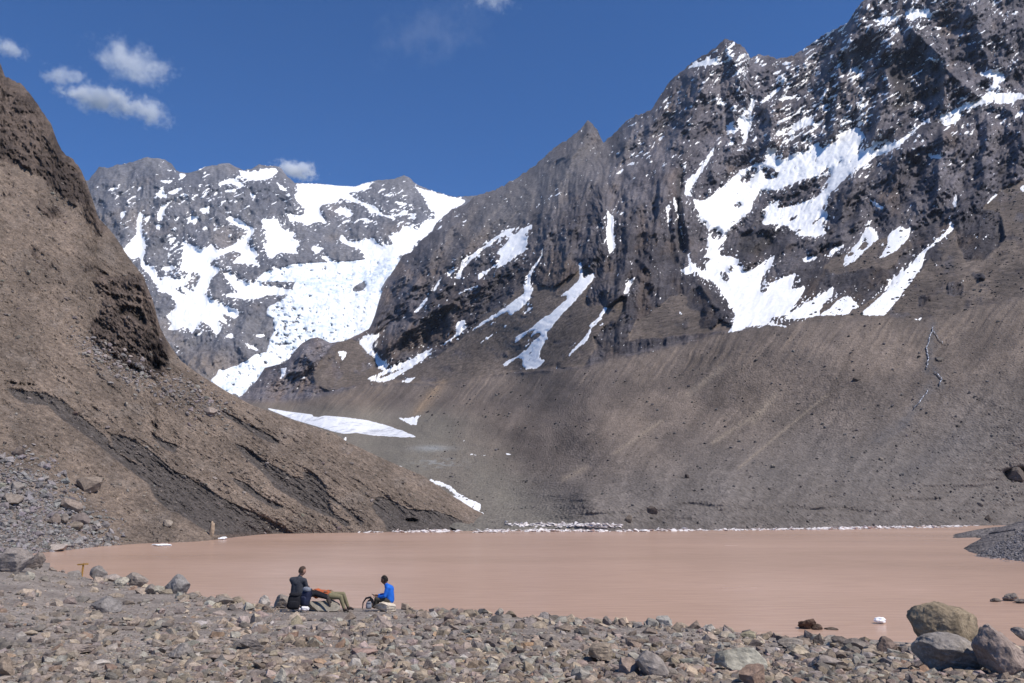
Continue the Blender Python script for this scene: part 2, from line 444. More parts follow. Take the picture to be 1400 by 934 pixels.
def plain(name, col, rough=.8, var=.25, scale=30, bd=.004):
    m, t, b = mat(name); g = nd(t, 'ShaderNodeTexCoord').outputs['Object']
    n = noise(t, scale, 4, .6, g); r = ramp(t, n.outputs[0], [(.3, 1 - var), (.7, 1 + var)])
    t.links.new(mul(t, col, r.outputs[0]), b.inputs['Base Color']); b.inputs['Roughness'].default_value = rough; b.inputs['Specular IOR Level'].default_value = .2
    bump(t, b, n.outputs[0], .4, bd); return m

# ------------------------------------------------------------------ mesh helpers
def mesh_np(name, V, F, m, col=None, smooth=True):
    """V (n,3), F (k,3|4) -> mesh"""
    me = bpy.data.meshes.new(name); k = F.shape[1]
    me.vertices.add(len(V)); me.vertices.foreach_set('co', np.ascontiguousarray(V, np.float32).ravel())
    me.loops.add(F.size); me.loops.foreach_set('vertex_index', np.ascontiguousarray(F, np.int32).ravel())
    me.polygons.add(len(F)); me.polygons.foreach_set('loop_start', np.arange(0, F.size, k, dtype=np.int32))
    me.polygons.foreach_set('loop_total', np.full(len(F), k, np.int32))
    me.polygons.foreach_set('use_smooth', np.full(len(F), smooth, bool))
    me.update(calc_edges=True)
    if col is not None:
        a = me.color_attributes.new('Col', 'FLOAT_COLOR', 'POINT')
        a.data.foreach_set('color', np.concatenate([col, np.ones((len(col), 1))], 1).astype(np.float32).ravel())
    if m: me.materials.append(m)
    return me
def link(name, me, label=None, cat=None, kind=None, group=None, parent=None):
    o = bpy.data.objects.new(name, me); COL.objects.link(o)
    if label: o['label'] = label
    if cat: o['category'] = cat
    if kind: o['kind'] = kind
    if group: o['group'] = group
    if parent: o.parent = parent
    return o
def pl(pts, u):
    a = np.array(pts, float); return np.interp(u, a[:, 0], a[:, 1])

class Sheet:
    def __init__(s, us, vb, vt, nrow, ctrl, p=1.0):
        s.us = us; t = np.linspace(0, 1, nrow) ** p
        s.U = np.repeat(us[:, None], nrow, 1); s.vb, s.vt = vb, vt
        s.V = vb[:, None] + (vt - vb)[:, None] * t[None]
        c = np.array(ctrl, float); P = c[:, :2] / 300; y = np.log(c[:, 2]); n = len(c)
        def K(d2): return np.where(d2 > 0, d2 * np.log(d2 + 1e-12), 0)
        d2 = ((P[:, None] - P[None]) ** 2).sum(-1)
        A = np.zeros((n + 3, n + 3)); A[:n, :n] = K(d2) + np.eye(n) * .01
        A[:n, n] = 1; A[:n, n + 1:] = P; A[n, :n] = 1; A[n + 1:, :n] = P.T
        w_ = np.linalg.solve(A, np.concatenate([y, [0, 0, 0]]))
        q = np.stack([s.U, s.V], -1) / 300; L = w_[n] + q @ w_[n + 1:]
        for i in range(n): L = L + w_[i] * K(((q - P[i]) ** 2).sum(-1))
        s.S = np.exp(L)
    def cells(s, keep=None):
        n, m = s.U.shape; idx = np.arange(n * m).reshape(n, m)
        F = np.stack([idx[:-1, :-1], idx[1:, :-1], idx[1:, 1:], idx[:-1, 1:]], -1)
        return F if keep is None else F[keep]
    def at(s, u, v):
        i = np.interp(u, s.us, np.arange(len(s.us))); i0 = np.clip(i.astype(int) if hasattr(i, 'astype') else int(i), 0, len(s.us) - 2); f = i - i0
        vb = np.interp(u, s.us, s.vb); vt = np.interp(u, s.us, s.vt); m = s.U.shape[1]
        j = np.clip((v - vb) / (vt - vb), 0, 1) * (m - 1); j0 = np.clip(np.floor(j).astype(int), 0, m - 2); g = j - j0
        S = s.S
        d = (S[i0, j0] * (1 - f) + S[i0 + 1, j0] * f) * (1 - g) + (S[i0, j0 + 1] * (1 - f) + S[i0 + 1, j0 + 1] * f) * g
        return pt(u, v, d)
def emit(sh, name, m, col, keep, back=True, **kw):
    V = pt(sh.U, sh.V, sh.S); n, mm = sh.U.shape
    C = col
    F = sh.cells(keep).reshape(-1, 4)
    V2 = V.reshape(-1, 3); C2 = C.reshape(-1, 3)
    if back:                                    # the far side of the ridge falls away behind it
        top = V[:, -1]; d = top[:, :2] / np.linalg.norm(top[:, :2], axis=1)[:, None]; S = sh.S[:, -1]
        rows = [top]
        for k, (h, dz) in enumerate([(.012, .003), (.04, .03), (.10, .10), (.22, .24)]):
            j = fbm(sh.us / 9, sh.us * 0 + k * 3.1, 40) * .008 * (k + 1)
            r = top.copy(); r[:, :2] += d * (S * (h + j))[:, None]; r[:, 2] -= S * dz; rows.append(r)
        base = len(V2); extra = np.concatenate(rows[1:]); V2 = np.concatenate([V2, extra])
        C2 = np.concatenate([C2] + [C[:, -1]] * 4)
        ids = [np.arange(n) * mm + mm - 1] + [base + np.arange(n) + k * n for k in range(4)]
        kk = keep[:, -1] if keep is not None else np.ones(n - 1, bool)
        Fb = [np.stack([a[:-1], a[1:], b[1:], b[:-1]], -1)[kk] for a, b in zip(ids[:-1], ids[1:])]
        F = np.concatenate([F] + Fb)
    used = np.unique(F); mp = np.zeros(len(V2), np.int64); mp[used] = np.arange(len(used))
    return link(name, mesh_np(name, V2[used], mp[F], m, C2[used]), **kw)
def emit_snow(sh, name, m, f, amp, **kw):
    k = np.maximum(np.maximum(f[:-1, :-1], f[1:, :-1]), np.maximum(f[:-1, 1:], f[1:, 1:])) > -.12
    F = sh.cells(k).reshape(-1, 4)
    V = pt(sh.U, sh.V, sh.S * (1 - amp * np.clip(f, -.6, .35))).reshape(-1, 3)
    used = np.unique(F); mp = np.zeros(len(V), np.int64); mp[used] = np.arange(len(used))
    return link(name, mesh_np(name, V[used], mp[F], m), **kw)
def lerpc(a, b, t): return np.asarray(a) * (1 - t[..., None]) + np.asarray(b) * t[..., None]
def bands(sh):                                  # rotated coordinates: a across the fall line, b along it
    return sh.U * .8 + sh.V * .6, -sh.U * .6 + sh.V * .8

# ================================================================== THE SETTING
M_left = terrain_mat('moraine_earth', 1.3, .6, .9, .5, 1.45)
M_main = terrain_mat('moraine_gravel', 2.6, .8, .6, .74, 1.22)
M_rock = terrain_mat('mountain_rock', 7., 4.0, .8, .55, 1.4, 0.)
M_far = terrain_mat('far_rock', 18., 9., .8, .65, 1.3, 0.)
M_snow = snow_mat('snow', (.92, .92, .92), 12, 2.0)
M_tongue = snow_mat('dirty_ice', (.8, .81, .84), 7, 1.0, (.45, .46, .5))
M_glac = snow_mat('glacier_ice', (.88, .91, .94), 30, 12.0, (.60, .68, .74))

# ---- far mountain
VT_FAR = [(60, 262), (122, 246), (135, 228), (147, 229), (161, 225), (181, 222), (194, 216), (204, 215), (222, 217), (232, 222), (241, 233), (251, 236), (262, 236),
          (279, 228), (295, 226), (312, 222), (321, 227), (331, 232), (345, 231), (354, 225), (378, 228), (384, 229), (393, 241), (404, 250), (436, 251), (461, 254),
          (485, 255), (500, 250), (517, 246), (539, 245), (552, 240), (561, 244), (569, 252), (586, 259), (603, 264), (622, 270), (650, 267), (700, 275), (740, 280)]
us = np.arange(60, 740, 1.3)
vt = pl(VT_FAR, us) + fbm(us / 7, us * 0, 3, 3) * 2.2 * (1 - .8 * ((us > 404) & (us < 520)))
far = Sheet(us, np.full(len(us), 575.), vt, 270, [
    (60, 262, 3300), (200, 216, 3600), (312, 222, 3700), (380, 228, 3700), (460, 254, 3900), (552, 240, 4000), (640, 268, 4000), (740, 280, 4000),
    (140, 330, 2900), (220, 330, 2900), (320, 330, 2950), (400, 320, 3100), (480, 320, 3200), (560, 330, 3000), (640, 350, 3000),
    (140, 430, 2300), (250, 430, 2300), (350, 400, 2500), (420, 380, 2650), (500, 370, 2750), (420, 450, 2250), (350, 490, 2050), (300, 530, 1850), (200, 520, 1900),
    (500, 450, 2250), (100, 575, 1600), (300, 575, 1700), (500, 575, 1800), (740, 575, 1800), (700, 400, 2400)])
U, V = far.U, far.V; A_, B_ = bands(far)
sn_far = samp(raster(SNOW_FAR, .9), U, V); gl = samp(raster(GLACIER, 1.3), U, V)
lh = samp(raster(LEDGE_HI, 8), U, V); ll = samp(raster(LEDGE_LO, 12), U, V)
gn = fbm(U / 5, V / 5, 71, 3)
f_far = sn_far - .50 + .50 * gn + .30 * fbm(A_ / 3, B_ / 9, 72, 3)
led = fbm((U * .85 - V * .5) / 12, (U * .5 + V * .85) / 2.8, 73, 3) * .8 + fbm(U / 10, V / 2.6, 75, 3) * .4 + .4 * fbm(U / 40, V / 30, 76, 2)
def ledges(led, lh, ll, c0, c1, c2):
    t0, t1, t2 = np.quantile(led, [1 - c0, 1 - c1, 1 - c2]); return led - (t0 + (t1 - t0) * np.clip(ll, 0, 1) * (1 - np.clip(lh, 0, 1)) + (t2 - t0) * np.clip(lh, 0, 1))
f_led = ledges(led, lh, ll, .006, .06, .14)
near = samp(raster(SNOW_FAR, 7), U, V); lq = fbm(U / 3.6, V / 2.6, 198, 3, .6) + .5 * fbm((U * .85 - V * .5) / 10, (U * .5 + V * .85) / 2.8, 199, 2)
f_far = .62 * f_far + .5 * (samp(raster(SNOW_FAR, 2.5), U, V) - .5) + .42 * lq
f_far = np.maximum(f_far, lq - .60 + 1.0 * np.clip(near, 0, .45))
f_far = np.maximum(f_far, np.where(gl < .3, f_led * 2.5, -1))
quiet = np.clip(np.maximum(samp(raster(SNOW_FAR, 3), U, V), gl), 0, 1)
rel = -.030 * ridged(A_ / 55, B_ / 90, 11, 5, .55) - .012 * ridged(U / 24, V / 34, 15, 4, .6) - .004 * fbm(U / 7, V / 7, 17, 3, .7)
edge = sst(0, 26, V - far.vt[:, None])
far.S *= 1 + rel * (1 - .72 * quiet) * (.25 + .75 * edge)
glf = gl - .5 + .25 * fbm(U / 4, V / 4, 77, 3) - 1.2 * sst(.25, .5, fbm(U / 9, V / 6, 78, 4, .65) + .25 * sst(60, 10, np.hypot((U - 380) / 1.2, V - 440)) + .1 * sst(0, 50, V - 440))
crev = ridged(U / 14 + .3 * gn, V / 5, 79, 3, .6) * .0050 * sst(-.25, .3, fbm(U / 30, V / 22, 80, 3)) + fbm(U / 3.2, V / 3.2, 83, 2) * .0022 + ridged(U / 40, V / 22, 84, 3) * .004 - .007
far.S *= 1 - .003 * np.clip(gl, 0, 1)
tone = fbm(A_ / 60, B_ / 40, 19, 4)
strat = fbm(A_ / 30, B_ / 5 + 2 * tone, 23, 3)
base = lerpc((.135, .136, .155), (.19, .185, .195), sst(-.35, .35, tone)) * (1 + .35 * strat[..., None])  # bluish cast puts some of the distance haze into the rock colour
warm = sst(.1, .5, fbm(U / 70, V / 50, 29, 3)) * .5
warm = np.maximum(warm, np.exp(-(((U - 285) / 45) ** 2 + ((V - 500) / 20) ** 2)))
col = lerpc(base, (.27, .215, .17), np.clip(warm, 0, 1) * .6)
emit(far, 'far_mountain', M_far, col, None, label='distant grey rock mountain streaked with snow at the head of the valley', kind='structure')
emit_snow(far, 'snowfield', M_snow, f_far, .004, label='white snow lying in patches and ledges on the distant mountain', kind='stuff')
far.S *= 1 + crev * sst(-.1, .3, gl - .3)
emit_snow(far, 'glacier', M_glac, glf, .006, label='broken white and pale blue glacier tumbling down between the distant cliffs', kind='structure')

# ---- right massif, valley floor and right moraine in one survey, emitted as separate objects
VT_MAIN = [(320, 548), (339, 534), (352, 519), (362, 503), (390, 496), (395, 491), (403, 480), (412, 470), (424, 463), (434, 461), (452, 469), (472, 466), (488, 458), (505, 449),
           (513, 430), (518, 412), (522, 400), (530, 383), (541, 364), (550, 349), (562, 345), (575, 330), (591, 316), (594, 308), (618, 286), (638, 278), (650, 268), (661, 265), (677, 260),
           (695, 249), (719, 236), (741, 217), (757, 203), (776, 190), (792, 179), (802, 167), (808, 168), (817, 179), (825, 197), (830, 190), (835, 188), (850, 171), (869, 158), (891, 151),
           (904, 128), (918, 109), (936, 94), (958, 77), (980, 64), (992, 53), (1005, 56), (1017, 64), (1026, 78), (1037, 74), (1064, 79), (1086, 76), (1096, 70), (1120, 52), (1127, 46),
           (1158, 32), (1166, 19), (1180, 1), (1205, -22), (1250, -50), (1300, -40), (1350, -70), (1430, -95), (1500, -70), (1640, -40)]
VT_MAIN.sort(key=lambda p: p[0])
us = np.concatenate([np.arange(322, 1410, 1.35), np.arange(1410, 1620, 5.)])
vt = pl(VT_MAIN, us) + (fbm(us / 6, us * 0, 5, 3) * 3.2 + fbm(us / 26, us * 0, 8, 2) * 3) * sst(380, 700, us)
vb = pl([(320, 620), (450, 640), (560, 700), (640, 730), (700, 733), (1620, 733)], us)
cm = [(370, 560, 900), (340, 552, 950), (400, 545, 1000), (340, 538, 1090), (450, 575, 740), (480, 600, 600), (560, 620, 470), (520, 560, 850), (600, 560, 720), (600, 680, 320), (650, 640, 390), (700, 680, 300),
      (700, 600, 480), (700, 550, 620), (700, 508, 800), (800, 650, 300), (800, 600, 360), (800, 550, 450), (800, 502, 570), (900, 478, 540), (900, 600, 345), (1000, 450, 520), (1000, 600, 335),
      (1100, 438, 490), (1100, 600, 328), (1200, 432, 470), (1250, 600, 318), (1400, 405, 460), (1400, 600, 315), (1620, 390, 450), (1620, 600, 300), (600, 523, 860), (500, 524, 980),
      (400, 500, 1130), (434, 462, 1220), (490, 458, 1300), (540, 375, 1550), (600, 310, 1750), (650, 270, 1900), (720, 236, 1950), (805, 168, 2000), (826, 197, 1950), (900, 135, 1850), (992, 54, 1850),
      (1080, 76, 1750), (1180, 0, 1600), (1300, -50, 1600), (1450, -90, 1500), (1620, -40, 1400), (560, 450, 1180), (620, 440, 1080), (700, 420, 960), (620, 380, 1300), (700, 330, 1350), (800, 400, 830), (900, 400, 760), (800, 300, 1180),
      (900, 250, 1180), (800, 240, 1500), (1000, 350, 900), (1000, 200, 1350), (1100, 350, 820), (1100, 200, 1250), (1200, 300, 830), (1200, 150, 1220), (1300, 300, 740), (1300, 150, 1100), (1400, 250, 780), (1400, 100, 1150), (1620, 200, 800)]
for u in (620, 700, 800, 900, 1000, 1100, 1200, 1300, 1400, 1500, 1620):
    vs_ = float(np.interp(u, [600, 1000, 1330, 1620], [726.5, 724, 718.5, 714])); cm.append((u, vs_, float(water_s(u, vs_, .1)))); cm.append((u, vs_ + 12, float(water_s(u, vs_, .1)) * .985))
    if u >= 800: cm.append((u, 700, float(water_s(u, vs_, .1)) * 1.035)); cm.append((u, 675, float(water_s(u, vs_, .1)) * 1.075))
main = Sheet(us, vb, vt, 500, cm)
U, V = main.U, main.V; A_, B_ = bands(main); A_ = A_ + 10 * fbm(U / 90, V / 60, 161, 3); B_ = B_ + 6 * fbm(U / 70, V / 70, 163, 2)
CREST = [(320, 548), (400, 548), (450, 540), (500, 524), (600, 525), (650, 517), (700, 510), (800, 502), (830, 492), (900, 478), (1000, 452), (1080, 441), (1130, 434), (1215, 433), (1262, 437), (1300, 432), (1350, 418), (1400, 405), (1620, 380)]
crest = pl(CREST, U) + fbm(U / 30, V * 0, 31, 3) * 4
above = sst(6, -6, V - crest)
SCR_R = raster(SCREE, 5); scree = samp(SCR_R, U, V)
outc = samp(raster(OUTCROP, 2.5), U, V); outn = sst(.30, .60, outc * .9 + .75 * fbm(U / 13, V / 11, 35, 5, .6) - .08)
rk = above * np.maximum(1 - sst(.42, .62, scree + .35 * fbm(U / 16, V / 16, 33, 4)), outn)
knob = above * scree * sst(.05, .45, fbm(U / 24, V / 18, 37, 5, .6)) * .8
rks = above * (1 - samp(raster(SCREE, 9), U, V)); rk0 = rk; rk = np.maximum(rk, knob)
smooth_up = np.exp(-(((U - 700) / 110) ** 2 + ((V - 280 + (U - 700) * .55) / 45) ** 2))
sm = samp(raster(SNOW_MAIN, .8), U, V); smw = samp(raster(SNOW_MAIN, 3.5), U, V); tg = samp(raster(TONGUE, 1.0), U, V)
lh = samp(raster(LEDGE_HI, 8), U, V); ll = samp(raster(LEDGE_LO, 14), U, V)
gn = fbm(U / 4.5, V / 4.5, 91, 3)
f_s = sm - .47 + .40 * gn + .32 * fbm(A_ / 3, B_ / 14, 92, 3) - .9 * sst(.30, .50, fbm(A_ / 5, B_ / 30, 94, 4, .6)) * sst(1, .2, sm - .0 * sm) - .8 * sst(.28, .42, fbm(A_ / 4, B_ / 26, 194, 4, .62))
led = fbm(A_ / 3.0, B_ / 12, 93, 3) * .45 + fbm((U * .85 - V * .5) / 15, (U * .5 + V * .85) / 3.0, 95, 3) * .8 + .45 * fbm(U / 34, V / 30, 96, 3)
f_led = ledges(led, lh, ll, .005, .06, .20)
near = samp(raster(SNOW_MAIN, 7), U, V); lq = fbm(U / 3.6, V / 2.8, 196, 3, .6) + .6 * fbm(A_ / 3, B_ / 12, 197, 2)
f_s = .62 * f_s + .5 * (smw - .5) + .40 * lq
f_s = np.maximum(f_s, .8 * (lq - .58 + 1.0 * np.clip(near, 0, .45)) * (rk > .4) - .3 * (rk <= .4))
f_s = np.maximum(f_s, np.where((V < 330) & (rk > .4), f_led * 2.5, -1))
rec_shade = samp(raster(SHADE_MAIN, 2.5), U, V)
vert = ridged(U / 34 + .12 * V / 34, V / 120, 97, 5, .58)
diag = ridged(A_ / 46, B_ / 110, 99, 5, .58)
mix = sst(700, 760, U) * (1 - sst(930, 990, U)) * sst(200, 260, V)
macro = vert * mix + diag * (1 - mix)
wp = fbm(U / 60, V / 60, 98, 3) * 22
big = ridged((A_ + wp) / 105, (B_ - wp) / 190, 104, 3, .5)
rel = -.046 * macro - .050 * big - .013 * ridged((U + wp) / 22, V / 34, 101, 4, .6) - .0060 * ridged((U + .4 * V) / 9, (V - .3 * U) / 8, 103, 3, .65)
cst = (U * .5 + V * .85) / 10 + 1.4 * fbm(U / 40, V / 40, 171, 4); tri = cst - np.floor(cst)
cs2 = (U * .42 + V * .9) / 4.3 + 1.2 * fbm(U / 18, V / 18, 173, 3); tr2 = cs2 - np.floor(cs2)
rel = rel + (.011 * tri * sst(-.25, .25, fbm(U / 50, V / 50, 175, 3)) + .004 * tr2) * (1 - .6 * mix)
rel = rel - np.median(rel)
RIBS = [((805, 245), (790, 300), (775, 350), (762, 405)), ((762, 265), (745, 320), (735, 375)), ((822, 255), (828, 310), (815, 352)), ((872, 240), (858, 300), (852, 370), (838, 425)), ((905, 245), (898, 310), (888, 385)),
        ((930, 268), (942, 330), (952, 390), (992, 432)), ((805, 170), (775, 235), (740, 290)), ((992, 55), (960, 120), (925, 190), (905, 245)), ((992, 55), (1012, 120), (1000, 200)), ((1180, 0), (1152, 90), (1140, 180)),
        ((1218, 55), (1212, 140), (1192, 190)), ((1292, 80), (1290, 150), (1245, 205)), ((1172, 225), (1150, 290)), ((1235, 205), (1212, 285)), ((1292, 185), (1280, 275)), ((1352, 165), (1342, 250)), ((1400, 150), (1390, 235)),
        ((722, 332), (660, 388), (600, 422), (528, 472)), ((650, 270), (592, 345), (562, 400), (505, 450)), ((1085, 78), (1060, 150), (1050, 205)), ((870, 158), (850, 215), (835, 250)), ((700, 255), (640, 330), (600, 400)),
        ((1110, 320), (1060, 350), (1000, 372)), ((1250, 40), (1330, 130), (1400, 160)), ((410, 468), (440, 520)), ((1330, 20), (1360, 110)), ((1180, 300), (1100, 345), (1060, 395))]
rib = np.zeros_like(U); wu = U + 9 * fbm(U / 30, V / 30, 151, 4, .6); wv = V + 9 * fbm(U / 30, V / 30, 153, 3)
for k, P_ in enumerate(RIBS):
    best = np.full(U.shape, 1e9)
    for (x0, y0), (x1, y1) in zip(P_[:-1], P_[1:]):
        dx, dy = x1 - x0, y1 - y0; tt = np.clip(((wu - x0) * dx + (wv - y0) * dy) / (dx * dx + dy * dy), 0, 1)
        best = np.minimum(best, np.hypot(wu - x0 - tt * dx, wv - y0 - tt * dy))
    rib = np.maximum(rib, np.exp(-best / 15) * (1.0 if k < 24 else .7))
rel = rel - .052 * rib + .016 * np.clip(smw, 0, 1)
edge = sst(0, 30, V - main.vt[:, None])
rel_r = rel * (1 - .80 * np.clip(smw, 0, 1)) * (1 - .55 * smooth_up) * (.2 + .8 * edge)
gully = ridged(A_ / 13, B_ / 170, 107, 3, .6)
crestrill = np.exp(-((V - crest - 22) / 26) ** 2)
rel_s = -.0026 * gully * (.5 + 2.4 * crestrill) - .0052 * fbm(U / 34, V / 18, 111, 5, .62) - .010 * fbm(U / 110, V / 12, 112, 3) * sst(600, 680, V) * sst(722, 700, V) - .0009 * fbm(U / 4, V / 4, 113, 3, .8) * (1 - .7 * above)
dcr = V - crest; lip = -.022 * np.where(dcr > 0, np.exp(-np.maximum(dcr, 0) / 70), np.exp(-(dcr / 2.5) ** 2)) * sst(430, 520, U)
valley = sst(60, -60, (U - 700) - (V - 640) * 1.0) * sst(545, 575, V)
rel_v = -.010 * fbm(U / 45, V / 14, 115, 4, .6) * valley
main.S *= 1 + (rk0 * .75 + knob * .3 * (1 - rk0) + .25 * rks * rk0) * rel_r + (1 - rk) * rel_s + lip + rel_v + .03 * rec_shade
# keep the lake edge where it is
tone = fbm(A_ / 50, B_ / 60, 119, 4); tone2 = fbm(U / 14, V / 14, 121, 4)
strat = fbm(U / 60 - V / 90, V / 5 + U / 24, 123, 3)
rock = lerpc((.100, .092, .104), (.182, .166, .178), sst(-.3, .4, tone + .5 * tone2)) * (1 + .28 * strat[..., None])
rock = lerpc(rock, (.18, .135, .11), sst(.15, .6, fbm(U / 38, V / 48, 127, 4) + .25 * sst(250, 420, V)) * .6)
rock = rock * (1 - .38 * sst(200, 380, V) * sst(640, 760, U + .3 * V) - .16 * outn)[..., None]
rock = lerpc(rock, (.165, .155, .155), np.clip(smooth_up + .4 * sst(900, 830, U) * sst(330, 200, V), 0, 1) * .7)
streak = fbm(A_ / 6.5, B_ / 110, 129, 4, .65) * (.3 + 1.2 * sst(-.2, .4, fbm(U / 70, V / 40, 130, 3))); fans = fbm(A_ / 38, B_ / 120, 165, 4, .6)
sc = lerpc((.120, .098, .084), (.172, .138, .114), sst(-.35, .35, fbm(U / 80, V / 50, 131, 3))) * (1 + .26 * streak + .42 * fans + .18 * fbm(U / 18, V / 9, 132, 5, .65))[..., None]
grey = sst(0, 1, (V - 560) / 140 + (U - 900) / 700) * .8
sc = lerpc(sc, (.124, .111, .103) * (1 + .18 * streak + .34 * fans + .22 * fbm(U / 18, V / 9, 132, 5, .65))[..., None], np.clip(grey, 0, .8))
sc = lerpc(sc, (.168, .154, .130), valley * .75 * (1 + .5 * tone))
och = np.exp(-(((U - 590 + (V - 540) * .8) / 9) ** 2)) * sst(575, 560, V) * sst(515, 525, V)
sc = lerpc(sc, (.33, .235, .15), och * .6)
for (x0, y0, x1, y1, wd) in ((1045, 560, 975, 605, 3), (1060, 540, 1030, 575, 5), (905, 575, 840, 620, 2.5), (800, 640, 770, 655, 4), (990, 500, 940, 540, 4), (1130, 540, 1010, 640, 2)):
    dx, dy = x1 - x0, y1 - y0; L2 = dx * dx + dy * dy
    tt = np.clip(((U - x0) * dx + (V - y0) * dy) / L2, 0, 1); d = np.hypot(U - x0 - tt * dx, V - y0 - tt * dy)
    sc = lerpc(sc, (.25, .205, .16), np.exp(-(d / wd) ** 2) * .55)
for (x0, y0, x1, y1, wd, am) in ((1276, 445, 1268, 505, 6, .6), (1278, 505, 1288, 528, 5, .5), (1272, 530, 1235, 580, 7, .55), (1235, 580, 1200, 600, 9, .35), (1310, 600, 1240, 650, 14, .3)):
    dx, dy = x1 - x0, y1 - y0; tt = np.clip(((U - x0) * dx + (V - y0) * dy) / (dx * dx + dy * dy), 0, 1); d = np.hypot(U - x0 - tt * dx, V - y0 - tt * dy) + 5 * fbm(U / 6, V / 6, 167, 2)
    sc = lerpc(sc, (.085, .083, .088), np.exp(-(d / wd) ** 2) * am)
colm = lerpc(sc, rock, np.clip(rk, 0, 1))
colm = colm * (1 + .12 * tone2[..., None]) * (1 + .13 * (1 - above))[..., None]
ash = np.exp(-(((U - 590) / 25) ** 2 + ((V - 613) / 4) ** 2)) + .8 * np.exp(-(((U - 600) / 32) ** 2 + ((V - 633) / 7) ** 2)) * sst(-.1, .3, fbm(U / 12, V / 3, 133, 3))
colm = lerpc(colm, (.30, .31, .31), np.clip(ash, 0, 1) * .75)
colm = lerpc(colm, (.045, .04, .038), np.clip(rec_shade * 1.2, 0, 1) * .6)  # shade of left-facing cliff sides and hollows painted into the rock colour
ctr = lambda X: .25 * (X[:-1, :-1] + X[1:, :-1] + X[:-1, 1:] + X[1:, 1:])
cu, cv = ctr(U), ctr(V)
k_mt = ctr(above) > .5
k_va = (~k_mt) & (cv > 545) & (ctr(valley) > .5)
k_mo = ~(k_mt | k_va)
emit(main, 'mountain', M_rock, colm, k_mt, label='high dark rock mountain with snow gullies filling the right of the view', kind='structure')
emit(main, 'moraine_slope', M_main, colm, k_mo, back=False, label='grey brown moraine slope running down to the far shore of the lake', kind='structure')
emit(main, 'valley_floor', M_main, colm, k_va, back=False, label='olive grey debris covered valley floor behind the lake', kind='structure')
emit_snow(main, 'snow_patches', M_snow, f_s, .006, label='white snow lying in gullies, basins and ledges of the right mountain', kind='stuff')
dirt = .30 * fbm(A_ / 3, B_ / 12, 135, 3) + .12 * gn
emit_snow(main, 'ice_tongue', M_tongue, tg - .5 + dirt * sst(430, 560, U) + .1 * gn, .006, label='long tongue of dirty snow-covered ice on the valley floor left of centre', kind='structure')
def stream(pts, wd, label):
    P = np.array(pts, float); uu = []; 
    for a, b in zip(P[:-1], P[1:]):
        for t in np.linspace(0, 1, 8, endpoint=False): uu.append(a + (b - a) * t)
    uu = np.array(uu + [P[-1]]); k = np.arange(len(uu))
    uu[:, 0] += fbm(k / 2.2, k * 0., 141, 2) * 2.2
    ww = wd * (.6 + .7 * np.abs(fbm(k / 1.7, k * 0. + 4, 143, 2)))
    L = []
    for off in (-1, -.4, .4, 1):
        p = main.at(uu[:, 0] + off * ww, uu[:, 1]); cam_d = np.array([0, 0, CAMZ]) - p; p = p + cam_d * (.004 + .002 * (abs(off) < .5)); L.append(p)
    V_ = np.stack(L, 1).reshape(-1, 3); n = len(uu); F = []
    for i in range(n - 1):
        for j in range(3): F.append((i * 4 + j, i * 4 + j + 1, i * 4 + 5 + j, i * 4 + 4 + j))
    return V_, np.array(F)
vs = []; fs = []; off = 0
for pts, wd in (([(1276, 447), (1271, 464), (1267, 478), (1269, 488), (1267, 503)], 1.2), ([(1278, 508), (1288, 517), (1285, 526)], 1.4), ([(1270, 532), (1259, 548), (1250, 558)], 1.1), ([(1290, 470), (1283, 462), (1277, 452)], .5)):
    v_, f_ = stream(pts, wd, ''); vs.append(v_); fs.append(f_ + off); off += len(v_)
M_foam, t_, b_ = mat('white_water')
n_ = noise(t_, .8, 5, .7, nd(t_, 'ShaderNodeNewGeometry').outputs['Position'])
t_.links.new(ramp(t_, n_.outputs[0], [(.50, (.10, .10, .11)), (.58, (.75, .78, .84))]).outputs[0], b_.inputs['Base Color']); b_.inputs['Roughness'].default_value = .4
link('stream', mesh_np('stream', np.concatenate(vs), np.concatenate(fs), M_foam), label='thin white meltwater stream tumbling down the right moraine slope', kind='structure')

# ---- left hillside
VT_L = [(-200, -90), (-120, -30), (-60, 35), (0, 87), (7, 104), (33, 118), (47, 136), (69, 169), (84, 206), (106, 224), (117, 246), (127, 275), (135, 298), (157, 322), (175, 351), (196, 378), (209, 412),
        (219, 448), (230, 469), (247, 493), (274, 513), (308, 534), (342, 553), (400, 574), (457, 592), (476, 605), (530, 630), (579, 651), (611, 673), (649, 697), (671, 706), (700, 713), (745, 723)]
us = np.concatenate([np.arange(-200, -10, 5.), np.arange(-10, 745, 1.25)])
vt = pl(VT_L, us) + fbm(us / 7, us * 0, 205, 3) * (2.6 * sst(260, 200, us) + .7)
vb = pl([(-200, 775), (40, 765), (60, 762), (142, 752), (201, 748), (272, 746), (285, 744), (300, 738), (330, 735), (400, 733), (440, 732), (640, 730), (745, 729)], us)
tL, cL = .80, 170.0
def plane_s(u, v):
    x, y, z = ray(u, v); return (CAMZ + cL * tL) / np.maximum(tL * (-.75 * x + .66 * y) - z, .12)
cl = []
for u in (-200, -80, 0, 60, 130, 200, 280, 360, 450, 540, 620, 700, 745):
    a, b = float(pl(VT_L, u)), float(np.interp(u, us, vb))
    for k, t in enumerate((0, .12, .3, .55, .8, 1)):
        v = b + (a - b) * t; s0 = float(plane_s(u, v)); ws = float(water_s(u, b, -.6))
        cl.append((u, v, ws if k == 0 else s0 * (1 - math.exp(-t * 7)) + ws * math.exp(-t * 7)))
left = Sheet(us, vb, vt, 430, cl)
U, V = left.U, left.V
